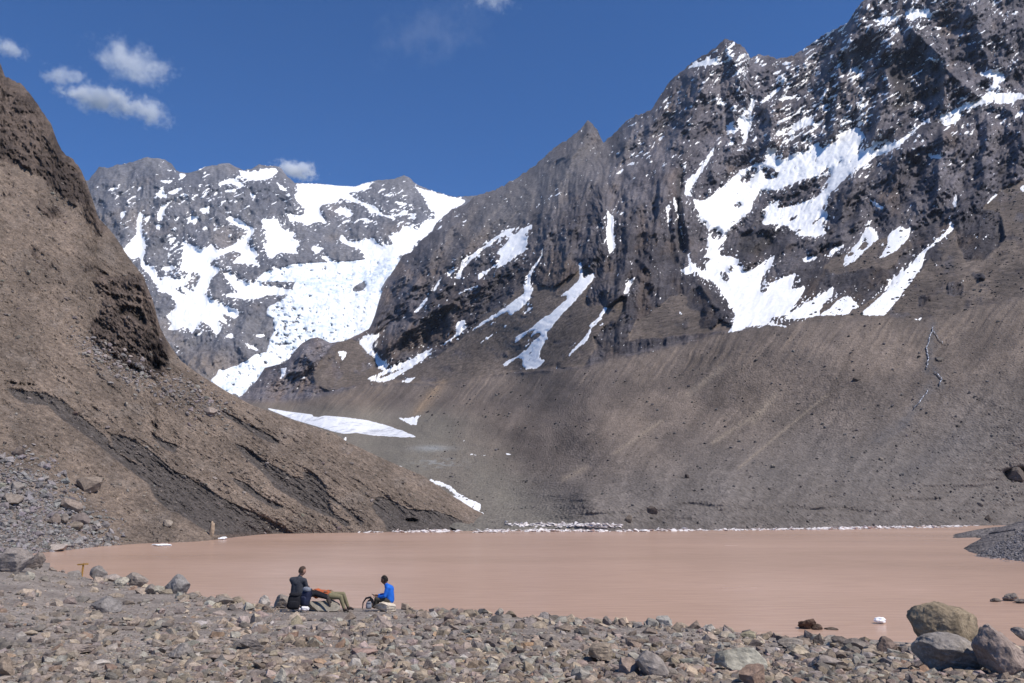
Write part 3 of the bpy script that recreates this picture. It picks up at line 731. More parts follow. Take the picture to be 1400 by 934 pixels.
# the fall line here runs down to the right
A2 = U * .62 - V * .785; B2 = U * .785 + V * .62
crag = samp(raster(CRAG_LEFT, 9), U, V); crag = sst(.22, .62, crag + .40 * fbm(U / 22, V / 22, 211, 5) + .42 * sst(600, 330, V + .2 * U) * sst(.02, .3, fbm(A2 / 30, B2 / 60, 212, 5)))
dk = samp(raster(DARK_LEFT, 1.6), U, V); dks = sst(.35, .65, dk + .30 * fbm(U / 6, V / 6, 213, 3))
dkw = samp(raster(DARK_LEFT, 5), U, V)
rec_shade = samp(raster(CAVE_SHADE_LEFT, 1.8), U, V) * sst(.2, .5, samp(raster(CAVE_SHADE_LEFT, 3.5), U, V) + .25 * fbm(U / 4, V / 4, 215, 2))
bould = sst(150, 40, U + (700 - V) * .5) * sst(600, 680, V)
edge = sst(0, 20, V - left.vt[:, None]) * sst(0, 12, left.vb[:, None] - V)
rel = .022 - .030 * ridged(A2 / 42, B2 / 80, 221, 5, .6) - .013 * ridged(U / 15, V / 18, 223, 4, .65) - .006 * ridged(U / 5, V / 6, 224, 2)
rel2 = -.009 * ridged(A2 / 40, B2 / 150, 225, 4, .6) - .0072 * fbm(U / 26, V / 20, 227, 5, .7) * (.6 + .8 * sst(600, 300, V)) - .0034 * fbm(U / 4.5, V / 4.5, 229, 3, .8) - .004 * ridged(A2 / 14, B2 / 60, 230, 4, .6)
left.S *= 1 + (rel * crag + rel2 * (1 - .6 * crag)) * (.25 + .75 * edge) + .0028 * dks + .009 * dkw + .004 * dkw * ridged(A2 / 5, B2 / 30, 231, 3) * edge + .022 * rec_shade - .006 * crag * edge
tone = fbm(U / 70, V / 60, 233, 4); t2 = fbm(A2 / 8, B2 / 60, 235, 4, .65); t3 = fbm(U / 9, V / 9, 237, 4, .7)
e = lerpc((.150, .125, .104), (.210, .172, .141), sst(-.35, .35, tone)) * (1 + .34 * t2 + .26 * t3)[..., None]
e = lerpc(e, (.215, .188, .165), sst(.1, .5, fbm(U / 34, V / 24, 239, 4)) * .5)
cr = lerpc((.085, .069, .060), (.175, .140, .118), sst(-.3, .4, t3 + tone)) * (1 + .3 * fbm(U / 18, V / 5, 241, 3))[..., None]
c = lerpc(e, cr, crag)
ice = lerpc((.072, .066, .063), (.118, .108, .102), sst(-.4, .5, fbm(A2 / 3, B2 / 16, 243, 4, .7)))
c = lerpc(c, ice, np.clip(dks, 0, 1) * .95)
c = lerpc(c, (.235, .21, .195), sst(.2, .8, bould) * .6)
c = lerpc(c, (.05, .042, .037), np.clip(rec_shade * 1.3, 0, 1) * .75)  # darkness inside caves and under overhangs is shade painted into the hillside
wet = sst(9, 2, left.vb[:, None] - V + 1.5 * t3)
c = lerpc(c, (.10, .08, .07), wet * .7)
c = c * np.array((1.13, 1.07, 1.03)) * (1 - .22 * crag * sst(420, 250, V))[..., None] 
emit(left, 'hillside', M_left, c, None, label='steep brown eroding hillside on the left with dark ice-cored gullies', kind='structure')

# ---- near shore
VC = [(-400, 752), (-100, 758), (0, 764), (40, 768), (60, 778), (110, 789), (150, 796), (200, 804), (250, 812), (300, 820), (350, 827), (400, 832), (470, 834), (560, 834), (650, 838), (750, 846), (850, 853), (950, 860), (1050, 872), (1150, 878), (1250, 884), (1320, 884), (1400, 888), (1500, 886), (1800, 884)]
SCc = [(-400, 100), (-100, 85), (0, 70), (60, 62), (110, 54), (150, 47), (250, 34), (350, 27), (400, 25), (560, 26), (700, 25.5), (850, 25), (1000, 24), (1150, 22.5), (1300, 20.5), (1400, 19.5), (1800, 18)]
def near_s(u, v):
    vc = pl(VC, u); sc_ = pl(SCc, u); s0 = 9.6
    t = (v - vc) / (934 - vc)
    inv = 1 / sc_ + (1 / s0 - 1 / sc_) * t
    return 1 / np.maximum(inv, 1 / (sc_ * 1.0))
def gnoise(x, y): return .10 * fbm(x / 2.2, y / 2.2, 301, 4, .6) + .22 * fbm(x / 7, y / 7, 303, 3)
def ground(u, v):
    s = near_s(u, v); p = pt(u, v, s); p[..., 2] += gnoise(p[..., 0], p[..., 1]) * np.clip(s / 22, .25, 1.3) * .55 * (1 - .95 * np.exp(-((u - 455) / 120) ** 4 - (np.maximum(v - 833, 0) / 22) ** 2)); return p
ug = np.concatenate([np.arange(-400, -20, 12.), np.arange(-20, 1420, 2.5), np.arange(1420, 1800, 12.)])
rows = []
for t in np.linspace(0, 1, 26) ** 1.6: rows.append(('n', t))
vcg = pl(VC, ug)
Vn = []
nr = 190
tt = np.linspace(0, 1, nr)
vv = 1500 + (vcg[:, None] - 1500) * (1 - (1 - tt[None]) ** 1.7)
UU = np.repeat(ug[:, None], nr, 1)
PN = ground(UU, vv)
top = PN[:, -1]; d = top[:, :2] / np.linalg.norm(top[:, :2], axis=1)[:, None]
ex = []
for k in range(1, 15):                          # the bank falls away to the water and under it
    q = top.copy(); run = .9 * k; q[:, :2] += d * run
    q[:, 2] = top[:, 2] - .09 * run - .035 * run ** 2 + gnoise(q[:, 0], q[:, 1]) * .6
    q[:, 2] = np.where(ug < 70, np.maximum(q[:, 2], top[:, 2] - .02 * run), q[:, 2]); ex.append(q)
PN = np.concatenate([PN, np.stack(ex, 1)], 1)
# towards and behind the camera the bank stays level
n, m_ = PN.shape[:2]
idx = np.arange(n * m_).reshape(n, m_)
F = np.stack([idx[:-1, :-1], idx[1:, :-1], idx[1:, 1:], idx[:-1, 1:]], -1).reshape(-1, 4)
Pn = PN.reshape(-1, 3)
cn = fbm(Pn[:, 0] / 3, Pn[:, 1] / 3, 311, 4); cn2 = fbm(Pn[:, 0] / .5, Pn[:, 1] / .5, 313, 3)
cg = lerpc((.225, .192, .168), (.32, .275, .24), sst(-.4, .4, cn)) * (1 + .25 * cn2)[:, None]
cg = lerpc(cg, np.array((.10, .075, .06)), sst(.5, .12, Pn[:, 2]))
M_near = terrain_mat('shore_gravel', .16, .05, .9, .55, 1.45)
link('stony_ground', mesh_np('stony_ground', Pn, F, M_near, cg), label='stony grey brown shore in the foreground', kind='structure')
# level ground from the near bank out behind the camera, and the base of the whole valley
def grid(name, x0, x1, y0, y1, nx, ny, zf, m, colr, **kw):
    X, Y = np.meshgrid(np.linspace(x0, x1, nx), np.linspace(y0, y1, ny), indexing='ij'); Z = zf(X, Y)
    idx = np.arange(nx * ny).reshape(nx, ny); F = np.stack([idx[:-1, :-1], idx[1:, :-1], idx[1:, 1:], idx[:-1, 1:]], -1).reshape(-1, 4)
    V_ = np.stack([X, Y, Z], -1).reshape(-1, 3); return link(name, mesh_np(name, V_, F, m, np.tile(colr, (len(V_), 1))), **kw)
zb = float(ground(np.array(700.), np.array(1500.))[2])
grid('ground', -70, 70, -160, 3.6, 60, 60, lambda X, Y: 5.0 + gnoise(X, Y) + .0 * X, M_near, (.22, .19, .165), label='stony ground around the viewpoint', kind='structure')
grid('valley_base', -2950, 2950, -2900, 5000, 30, 30, lambda X, Y: -6 + 0 * X, M_main, (.15, .13, .12), label='ground under the whole valley', kind='structure')

# ---- the lake
M_lake, t_, b_ = mat('silty_water')
g_ = nd(t_, 'ShaderNodeNewGeometry').outputs['Position']
mp_ = nd(t_, 'ShaderNodeMapping'); mp_.inputs['Scale'].default_value = (.16, .9, 1); t_.links.new(g_, mp_.inputs[0])
nA = noise(t_, 1.6, 5, .62, mp_.outputs[0]); nB = noise(t_, .014, 4, .5, g_)
cA = ramp(t_, nB.outputs[0], [(.35, (.485, .318, .232)), (.65, (.54, .358, .266))])
cR = ramp(t_, nA.outputs[0], [(.35, .93), (.65, 1.07)])
mq = nd(t_, 'ShaderNodeMapping'); mq.inputs['Scale'].default_value = (.008, .02, 1); t_.links.new(g_, mq.inputs[0])
nW = noise(t_, 1.0, 5, .6, mq.outputs[0]); cW = ramp(t_, nW.outputs[0], [(.35, (.975, .97, .96)), (.65, (1.03, 1.04, 1.06))])
t_.links.new(mul(t_, mul(t_, cA.outputs[0], cR.outputs[0]), cW.outputs[0]), b_.inputs['Base Color']); t_.links.new(ramp(t_, nW.outputs[0], [(.35, .18), (.65, .28)]).outputs[0], b_.inputs['Roughness'])
b_.inputs['Specular IOR Level'].default_value = .5; b_.inputs['IOR'].default_value = 1.33
bump(t_, b_, nA.outputs[0], .35, .12)
grid('lake', -330, 520, 18, 420, 160, 120, lambda X, Y: .012 * fbm(X / 4, Y / 1.5, 401, 3), M_lake, (.3, .2, .15), label='still brown silty lake', kind='structure')

# ---- gravel spits at the right shore
def spit(name, us, vb, vt, lvl, label):
    n = len(us); m = 46; T = np.linspace(0, 1, m)
    U = np.repeat(us[:, None], m, 1); vv = vb[:, None] + (vt - vb)[:, None] * T[None]
    s0 = water_s(us, vb, -.3); S = s0[:, None] * (1 + (vb - vt)[:, None] / 1089 * 9 * T[None])
    S = S * (1 + (.006 * fbm(U / 5, vv / 3, 411, 3, .7) + .022 * ridged(U / 26, vv / 16, 419, 4)) * np.minimum(1, 3 * T[None])) ; P = pt(U, vv, S)
    topr = P[:, -1].copy(); b1 = topr + [0, 8, -1.]; b2 = topr + [0, 20, -7.]
    P = np.concatenate([P, b1[:, None], b2[:, None]], 1); m += 2
    idx = np.arange(n * m).reshape(n, m); F = np.stack([idx[:-1, :-1], idx[1:, :-1], idx[1:, 1:], idx[:-1, 1:]], -1).reshape(-1, 4)
    Q = P.reshape(-1, 3); k = fbm(Q[:, 0] / 2, Q[:, 1] / 2, 413, 4, .7)
    c = lerpc((.145, .132, .132), (.22, .20, .195), sst(-.4, .4, k)); c *= (.65 + .35 * sst(0.0, .5, Q[:, 2]))[:, None]
    link(name, mesh_np(name, Q, F, M_left, c), label=label, kind='structure')
    return P
us = np.arange(1296, 1620, 1.6)
spit('gravel_spit', us, pl([(1296, 738.5), (1360, 740), (1620, 742)], us), pl([(1296, 738), (1310, 733), (1330, 726), (1350, 722), (1380, 719), (1400, 716), (1620, 700)], us) + fbm(us / 4, us * 0, 415, 2) * .8, 0, 'far low gravel spit reaching into the lake at the right')
us = np.arange(1324, 1620, 1.6)
SPIT2 = spit('gravel_spit', us, pl([(1324, 765), (1340, 770), (1360, 774), (1400, 779), (1620, 800)], us), pl([(1324, 764.5), (1340, 757), (1352, 748), (1362, 740), (1375, 733), (1400, 716), (1450, 700), (1620, 660)], us) + fbm(us / 4, us * 0, 417, 2) * 1.0, 0, 'steep grey gravel mound sloping into the lake at the right edge')

# ================================================================== STONES
def ico(sub):
    t = (1 + 5 ** .5) / 2
    v = [(-1, t, 0), (1, t, 0), (-1, -t, 0), (1, -t, 0), (0, -1, t), (0, 1, t), (0, -1, -t), (0, 1, -t), (t, 0, -1), (t, 0, 1), (-t, 0, -1), (-t, 0, 1)]
    f = [(0, 11, 5), (0, 5, 1), (0, 1, 7), (0, 7, 10), (0, 10, 11), (1, 5, 9), (5, 11, 4), (11, 10, 2), (10, 7, 6), (7, 1, 8), (3, 9, 4), (3, 4, 2), (3, 2, 6), (3, 6, 8), (3, 8, 9), (4, 9, 5), (2, 4, 11), (6, 2, 10), (8, 6, 7), (9, 8, 1)]
    v = [np.array(p) / np.linalg.norm(p) for p in v]
    for _ in range(sub):
        c = {}; nf = []
        def mid(a, b):
            k = (min(a, b), max(a, b))
            if k not in c: p = v[a] + v[b]; v.append(p / np.linalg.norm(p)); c[k] = len(v) - 1
            return c[k]
        for a, b, d in f:
            x, y, z = mid(a, b), mid(b, d), mid(d, a); nf += [(a, x, z), (b, y, x), (d, z, y), (x, y, z)]
        f = nf
    return np.array(v), np.array(f)
ICO = [ico(k) for k in range(5)]
def rock_mesh(seed, sub=2, cuts=13, scale=(1, 1, 1), rough=.04, depth=(.48, .80)):
    r = np.random.default_rng(seed); v, f = ICO[sub]; v = v.copy()
    for _ in range(cuts):
        n = r.normal(size=3); n /= np.linalg.norm(n); d = r.uniform(*depth)
        k = v @ n; v -= np.maximum(k - d, 0)[:, None] * n
    q = v * 2.3 + seed
    nz = fbm(q[:, 0], q[:, 1], seed % 90, 4, .65) + fbm(q[:, 1], q[:, 2], seed % 90 + 5, 4, .65) + fbm(q[:, 2], q[:, 0], seed % 90 + 9, 4, .65)
    v += rough * .75 * nz[:, None] * v / np.linalg.norm(v, axis=1)[:, None] * 2
    v /= np.abs(v).max(0); v = v * np.array(scale)
    return v, f
M_stone = stone_mat('stone', False); M_rubble = stone_mat('rubble', True)
PAL = [((.265, .222, .188), 'grey brown'), ((.225, .205, .195), 'grey'), ((.30, .255, .205), 'tan'), ((.235, .195, .182), 'purplish'), ((.32, .31, .285), 'pale'),
       ((.155, .14, .135), 'dark'), ((.26, .255, .235), 'greenish grey'), ((.31, .22, .165), 'rusty')]
PW = np.array([.28, .20, .14, .14, .07, .09, .05, .03]); PW /= PW.sum()

def boulder(u, v, wpx, hpx, col, label, seed, P=None, name='boulder', flat=1.0, tilt=0., rotz=None, sub=3, cuts=12, rough=.05, sink=.18, group=None):
    """a stone whose foot stands at frame point (u, v)"""
    p = P if P is not None else ground(np.array(float(u)), np.array(float(v)))
    s = float(p[1] / ray(u, v)[1]); W = wpx * s / FPX / 2; H = hpx * s / FPX / 2 * (1 + sink)
    vv_, f = rock_mesh(seed, sub, cuts, (W, W * .85 * flat, H), rough)
    o = link(name, mesh_np(name, vv_, f, M_stone, None, smooth=False), label=label, cat='rock', group=group)
    o.location = (p[0], p[1] + W * .3, p[2] + H * (1 - 2 * sink)); o.rotation_euler = (0, R_(tilt), R_(rotz if rotz is not None else (seed * 37) % 60 - 30) * .5)
    g_ = sum(col) / 3; o.color = (*[(g_ + (c_ - g_) * .75) * k__ for c_, k__ in zip(col, (1.13, 1.0, .86))], 1); return o, p, s
GRY = (.21, .205, .21)
BL = [  # u, v foot, width, height, colour, label, seed, kwargs
    (1303, 884, 106, 62, (.24, .205, .145), 'big tan lichen-brown boulder on the right shore, highest of its cluster', 3, dict(rough=.05, tilt=-8, sub=4, cuts=14)),
    (1304, 921, 92, 52, (.24, .24, .25), 'smooth light grey boulder leaning in front of the big tan boulder', 8, dict(cuts=7, tilt=6, sub=4)),
    (1378, 925, 74, 66, (.27, .225, .215), 'pinkish grey boulder at the right edge of the frame', 14, dict(tilt=12, rough=.05, sub=4)),
    (1347, 897, 24, 40, (.17, .16, .16), 'narrow dark upright rock wedged between two large grey boulders', 21, {}),
    (1396, 872, 22, 18, (.20, .19, .2), 'grey block at the water on the right edge', 24, {}),
    (1132, 915, 60, 20, (.24, .225, .225), 'flat grey slab with a dark underside near the right shore', 31, dict(flat=.8)),
    (1015, 922, 74, 36, (.30, .32, .295), 'pale greenish block broken at its right end, at the bottom edge', 37, dict(tilt=8)),
    (1034, 942, 44, 32, (.29, .21, .17), 'rusty pink rock lying against the pale greenish block', 41, {}),
    (824, 905, 44, 26, (.25, .22, .185), 'tan grey rock propped over a black hollow at the bottom edge', 47, dict(sink=.0)),
    (857, 928, 36, 30, (.26, .215, .205), 'pinkish rock beside the propped tan rock', 52, {}),
    (893, 930, 58, 36, (.26, .25, .255), 'light grey pointed rock at the bottom edge, right of the pinkish one', 57, dict(tilt=14)),
    (792, 934, 34, 20, (.26, .265, .26), 'small grey rock in the shadow below the propped tan rock', 58, {}),
    (1215, 892, 30, 22, (.17, .135, .125), 'dark reddish brown rock standing at the right shoreline', 61, {}),
    (1172, 888, 34, 16, (.17, .16, .16), 'dark grey rock pile block on the right shore', 62, {}),
    (1085, 888, 40, 14, (.26, .25, .24), 'long grey stone on the right shore above the flat slab', 66, {}),
    (1096, 902, 30, 14, (.34, .31, .25), 'cream brown stone next to the flat grey slab', 67, {}),
    (143, 838, 42, 26, (.20, .205, .225), 'blue grey boulder lying in gravel on the left shore', 71, {}),
    (239, 812, 34, 28, (.21, .22, .24), 'pointed blue grey rock on the skyline of the left bank', 75, dict(cuts=7)),
    (217, 812, 28, 12, (.29, .30, .28), 'flat pale green rock next to the pointed blue grey rock', 78, {}),
    (183, 801, 34, 20, (.24, .225, .22), 'rounded grey rock at the water on the left bank', 81, {}),
    (162, 801, 22, 12, (.33, .34, .31), 'pale greenish stone in front of the rounded grey rock', 84, {}),
    (133, 791, 26, 20, (.20, .205, .22), 'square grey rock right of the small ochre signpost', 88, {}),
    (361, 830, 18, 17, (.34, .34, .345), 'whitish rock on the bank left of the seated man', 91, {}),
    (386, 832, 26, 19, (.22, .21, .21), 'brownish grey rock beside the black backpack', 94, {}),
    (498, 897, 46, 11, (.31, .225, .21), 'long reddish pink slab in the foreground gravel', 104, dict(flat=.6)),
    (722, 884, 20, 10, (.34, .23, .14), 'orange tan stone in the middle of the shore', 107, {}),
    (565, 910, 16, 10, (.31, .28, .31), 'pale lilac stone near the bottom of the frame', 111, {}),
    (633, 907, 18, 12, (.15, .16, .155), 'dark green grey stone near the bottom centre', 114, {}),
    (575, 931, 26, 16, (.30, .265, .215), 'yellowish tan rock at the bottom edge left of centre', 118, {}),
    (96, 895, 66, 16, (.28, .25, .24), 'broad flat grey slab half buried in the left foreground', 121, dict(flat=.7)),
    (14, 782, 50, 34, (.235, .225, .235), 'large smooth grey boulder at the left edge of the bank', 124, {}),
    (44, 778, 30, 22, (.19, .17, .165), 'dark brown boulder where the lake ends on the left', 127, {}),
    (28, 772, 14, 12, (.36, .37, .35), 'white green stone between two boulders at the left edge', 128, {}),
    (972, 868, 14, 15, (.33, .34, .34), 'small pale upright stone on the right bank skyline', 131, {}),
    (908, 858, 28, 14, (.30, .32, .33), 'pale blue grey humped stone on the bank skyline', 134, {}),
    (1025, 876, 24, 11, (.28, .275, .2), 'olive green stone on the bank skyline', 137, {}),
    (682, 842, 14, 11, (.30, .30, .29), 'small pale stone at the waterside right of the man in blue', 139, {}),
    (742, 850, 20, 12, (.25, .25, .265), 'light grey stone on the bank skyline at centre', 141, {}),
    (790, 858, 13, 11, (.33, .33, .31), 'pale rounded stone on the bank skyline right of centre', 143, {}),
    (831, 858, 14, 13, (.20, .19, .195), 'dark grey block on the bank skyline', 144, {}),
    (850, 858, 12, 12, (.21, .18, .17), 'brown pointed block on the bank skyline', 146, {}),
    (5, 925, 26, 30, (.25, .21, .175), 'brown rock cut by the left edge near the bottom', 148, {}),
    (382, 945, 20, 30, (.34, .35, .33), 'whitish pointed stone at the bottom edge, left', 149, {}),
    (340, 892, 36, 22, (.20, .19, .195), 'dark grey flat-topped rock in the left foreground', 151, {}),
    (302, 908, 40, 12, (.27, .235, .215), 'low brown slab with shadow below in the left foreground', 152, {}),
    (1070, 880, 22, 12, (.14, .125, .12), 'dark block at the water, first of the dark row left of the reddish brown rock', 161, {}),  # dark row: shaded gaps between shore rocks put in as dark stone colour
    (1098, 884, 26, 14, (.22, .19, .165), 'brown grey block in the dark row at the right waterline', 162, dict(tilt=10)),
    (1120, 882, 16, 16, (.12, .11, .11), 'small black-shaded upright block in the dark row at the right waterline', 163, {}),
    (1150, 884, 24, 14, (.13, .12, .12), 'dark angular block in the row right of the upright black-shaded one', 164, dict(tilt=-12)),
    (1190, 890, 18, 10, (.27, .25, .23), 'light flat stone between dark blocks at the right waterline', 165, {}),
    (1240, 893, 26, 12, (.22, .20, .19), 'low grey brown stone just left of the big boulder cluster', 166, {}),
    (205, 812, 20, 14, (.2, .195, .2), 'grey stone tucked against the pointed blue grey rock', 167, {}),
    (262, 818, 20, 10, (.17, .165, .165), 'low dark stone right of the pointed blue grey rock', 168, {}),
    (300, 826, 34, 11, (.21, .2, .195), 'long low grey rock on the bank between signpost and people', 169, {}),
    (100, 791, 20, 12, (.22, .22, .23), 'grey stone left of the ochre signpost', 170, {}),
    (152, 796, 30, 12, (.31, .29, .29), 'pale flat rock right of the square grey rock', 171, {}),
    (245, 902, 34, 22, (.25, .245, .25), 'light grey angular rock in the left foreground', 153, {}),
]
for u, v, wd, ht, c, lab, sd_, kw in BL: boulder(u, v, wd, ht, c, lab, sd_, **kw)
SL = [  # on the left hillside
    (118, 672, 38, 30, (.24, .21, .19), 'largest boulder lying on the left hillside scree', 201),
    (94, 698, 32, 22, (.29, .255, .24), 'light boulder below the largest hillside boulder', 204),
    (108, 718, 28, 22, (.20, .18, .19), 'bluish dark boulder above the left end of the lake', 207),
    (71, 717, 22, 17, (.22, .19, .18), 'brown boulder left of the bluish dark one on the scree', 209),
    (86, 716, 16, 16, (.25, .235, .23), 'small grey boulder squeezed between two larger hillside ones', 211),
    (102, 724, 20, 14, (.25, .225, .2), 'rounded brown boulder just above the left end of the water', 213),
    (23, 625, 20, 19, (.22, .19, .18), 'grey block with dark underside high on the left hillside', 215),
    (228, 720, 15, 11, (.30, .275, .25), 'pale block near the water on the left hillside foot', 217),
    (76, 754, 34, 12, (.40, .38, .38), 'whitish flat rock at the left waterline', 219),
    (102, 568, 10, 8, (.15, .11, .10), 'small dark reddish block on the left hillside', 220),
    (289, 733, 9, 26, (.36, .29, .22), 'pale narrow earth pillar standing in the dark gully at the water', 218),
    (311, 675, 8, 6, (.15, .13, .12), 'tiny dark block on the dark eroded gully', 221),
    (286, 568, 26, 14, (.28, .25, .245), 'pale slab-like boulder of the high rock pile on the hillside', 222),
    (20, 672, 26, 16, (.24, .235, .24), 'grey boulder at the left edge above the shore', 224),
    (15, 690, 34, 18, (.25, .23, .22), 'broad grey boulder at the left edge of the scree', 226)]
for u, v, wd, ht, c, lab, sd_ in SL: boulder(u, v, wd * .9, ht * .88, [q * .88 for q in c], lab, sd_, P=left.at(np.array(float(u)), np.array(float(v))), sub=2)
SR = [
    (1390, 658, 26, 20, (.12, .11, .108), 'large dark boulder on the right slope at the frame edge', 231), (892, 703, 16, 14, (.115, .10, .095), 'dark leaning block on the far right shore slope', 233),
    (860, 714, 13, 11, (.13, .115, .105), 'dark block low on the far shore, left of the leaning one', 235), (1287, 494, 11, 7, (.19, .18, .17), 'flat-topped boulder beside the thin stream', 237),
    (1172, 521, 11, 7, (.09, .08, .078), 'dark boulder high on the right moraine slope', 239), (1341, 692, 9, 8, (.2, .2, .2), 'light grey block above the far right shore', 241),
    (1353, 713, 10, 10, (.09, .085, .085), 'dark block just above the right gravel spit', 243), (1058, 640, 8, 6, (.2, .19, .18), 'grey angular block in the middle of the right slope', 244),
    (940, 654, 7, 6, (.08, .07, .07), 'small dark block on the right slope, above the leaning block', 245), (1205, 630, 7, 5, (.2, .19, .18), 'small light boulder midway up the right slope', 246)]
for u, v, wd, ht, c, lab, sd_ in SR: boulder(u, v, wd, ht, c, lab, sd_, P=main.at(np.array(float(u)), np.array(float(v))), sub=2)
WB = [
    (1106, 860, 26, 15, (.10, .065, .05), 'dark reddish rock standing in the shallow water near the right shore', 251), (1120, 861, 18, 8, (.10, .07, .055), 'low wet brown rock touching the dark reddish rock in the water', 252),
    (1138, 861, 20, 3, (.10, .08, .07), 'thin barely submerged rock right of the dark reddish rock', 253),
    (1386, 822, 24, 12, (.2, .19, .19), 'grey rock islet at the right edge of the lake', 254), (1364, 823, 16, 6, (.14, .13, .125), 'low dark rock at the tip of the grey rock islet', 256), (1400, 825, 20, 9, (.17, .16, .16), 'grey rock at the frame edge beside the islet', 257)]
for u, v, wd, ht, c, lab, sd_ in WB: boulder(u, v, wd, ht, c, lab, sd_, P=onlake(np.array(float(u)), np.array(float(v))), sub=3, rough=.12, sink=.3)

# loose countable stones of the near shore: the largest 210 as objects
protos = [mesh_np('stone', *rock_mesh(500 + k, 2, 12, (1, .8, random.uniform(.45, .8)), .05), M_stone, None, smooth=False) for k in range(14)]
N = 56000
uu = rng.uniform(-60, 1460, N); vcr = pl(VC, uu); vv_ = vcr + (990 - vcr) * rng.random(N) ** .9
NC = 1500; vv_[:NC] = vcr[:NC] + rng.uniform(-1, 9, NC)
P = ground(uu, vv_); S = P[:, 1] / ray(uu, vv_)[1]
size = .015 * (rng.pareto(1.45, N) + 1)                       # half width, metres
size *= .86 + .14 * sst(100, 700, uu); size = np.minimum(size, (.40 + .2 * sst(300, 0, uu)) * rng.uniform(.5, 1, N)); px = size * FPX / S * 2
mn = 1.9; size[:NC] *= rng.uniform(1.2, 2.6, NC) * (1 + .8 * sst(400, 0, uu[:NC])); px = size * FPX / S * 2; small = px < mn; size[small] = mn * S[small] / FPX / 2 * rng.uniform(.6, 1.2, small.sum()); px = size * FPX / S * 2
pxmax = 22; size *= np.minimum(1, pxmax / px); px = size * FPX / S * 2
clump = fbm(P[:, 0] / 1.6, P[:, 1] / 1.6, 321, 3)
keep = (rng.random(N) < .55 + 1.3 * clump + .3 * (px > 8))
# no stone on the people or boulders
for (u0, u1, v0, v1) in ((380, 486, 800, 845), (490, 550, 800, 842), (96, 126, 780, 800)): keep &= ~((uu > u0) & (uu < u1) & (vv_ > v0) & (vv_ < v1) & (px > 5))
P, S, size, px, uu, vv_ = [a[keep] for a in (P, S, size, px, uu, vv_)]
ci = rng.choice(len(PAL), len(P), p=PW)
PALC = np.array([c for c, _ in PAL])
blue = sst(420, 60, uu) * .8
colr = PALC[ci] * 1.22 * (.60 + .75 * rng.random((len(P), 1)) ** 1.3) * (1 + rng.normal(0, .018, (len(P), 3)))
colr = lerpc(colr, (.25, .235, .225), blue * .35) * np.array((1.06, 1.0, .91))
order = np.argsort(-px * (vv_ < 945)); big = order[:210]; rest = np.setdiff1d(np.arange(len(P)), big)
def zone(u, v, vc):
    h = ['at the left edge', 'left of the blue grey boulder', 'below the signpost', 'below the pointed rock', 'left of the black backpack', 'below the seated people', 'below the man in blue', 'right of the man in blue',
         'at mid shore', 'left of the propped rock', 'by the propped rock', 'by the greenish block', 'by the flat slab', 'before the big boulder', 'at the right edge'][int(np.clip((u + 10) / 95, 0, 14))]
    f = (v - vc) / (934 - vc); d = 'near the water' if f < .3 else ('midway down the bank' if f < .65 else 'close to the bottom')
    return h, d
for i in big:
    o = link('stone', protos[int(rng.integers(14))]); k = size[i]
    o.scale = (k, k, k * rng.uniform(.7, 1.1)); o.rotation_euler = (rng.uniform(-.4, .4), rng.uniform(-.4, .4), rng.uniform(0, 6.28))
    o.location = (P[i, 0], P[i, 1], P[i, 2] + k * .22); o.color = (*colr[i], 1)
    h, d = zone(uu[i], vv_[i], pl(VC, uu[i])); big_ = 'large' if px[i] > 19 else ('small' if px[i] < 13 else 'middling')
    o['label'] = '%s %s%s stone %s, %s' % (big_, 'flat ' if o.scale[2] < k * .82 else ('blocky ' if o.scale[2] > k else ''), PAL[ci[i]][1], h, d); o['category'] = 'stone'; o['group'] = 'loose stones on the near shore'
def rubble(name, P, size, colr, flat, label, sub=0, jit=.22, seed=1, bury=.15):
    r = np.random.default_rng(seed); n = len(P); v, f = ICO[sub]; m = len(v)
    X = np.repeat(v[None], n, 0) + r.normal(0, jit, (n, m, 3)) * .8
    X *= np.stack([np.ones(n), r.uniform(.55, 1, n), r.uniform(*flat, n)], 1)[:, None]
    a = r.uniform(0, 6.28, n); b = r.normal(0, .35, n); ca, sa, cb, sb = np.cos(a)[:, None], np.sin(a)[:, None], np.cos(b)[:, None], np.sin(b)[:, None]
    x, y, z = X[..., 0], X[..., 1], X[..., 2]; x, z = x * cb - z * sb, x * sb + z * cb; x, y = x * ca - y * sa, x * sa + y * ca
    X = np.stack([x, y, z], -1) * size[:, None, None] + P[:, None]; X[..., 2] += (size * bury)[:, None]
    F_ = f[None] + (np.arange(n) * m)[:, None, None]
    return link(name, mesh_np(name, X.reshape(-1, 3), F_.reshape(-1, 3), M_rubble, np.repeat(colr, m, 0), smooth=False), label=label, kind='stuff')
rubble('rubble', P[rest], size[rest], np.clip(colr[rest], .03, .6), (.4, .75), 'small loose stones and gravel covering the near shore')
# scree on the hillsides
def scatter(sh, name, n, ub, vb, dens, pxr, col0, label, seed, pal=.25):
    r = np.random.default_rng(seed); u = r.uniform(*ub, n); v = r.uniform(*vb, n)
    ok = (v > np.interp(u, sh.us, sh.vt) + 3) & (v < np.interp(u, sh.us, sh.vb) - 1) & (r.random(n) < dens(u, v)); u, v = u[ok], v[ok]
    P = sh.at(u, v); S = P[:, 1] / ray(u, v)[1]; px = np.minimum(pxr[0] * (r.pareto(2.2, len(u)) + 1), pxr[1])
    c = np.array(col0) * r.uniform(1 - pal, 1 + pal, (len(u), 1)) * (1 + r.normal(0, .03, (len(u), 3)))
    rubble(name, P, px * S / FPX / 2, np.clip(c, .03, .6), (.5, .9), label, seed=seed, bury=.3)
pile = lambda u, v: np.exp(-(((v - 505 - (u - 170) * .42) / 17) ** 2)) * sst(100, 150, u) * sst(330, 285, u)
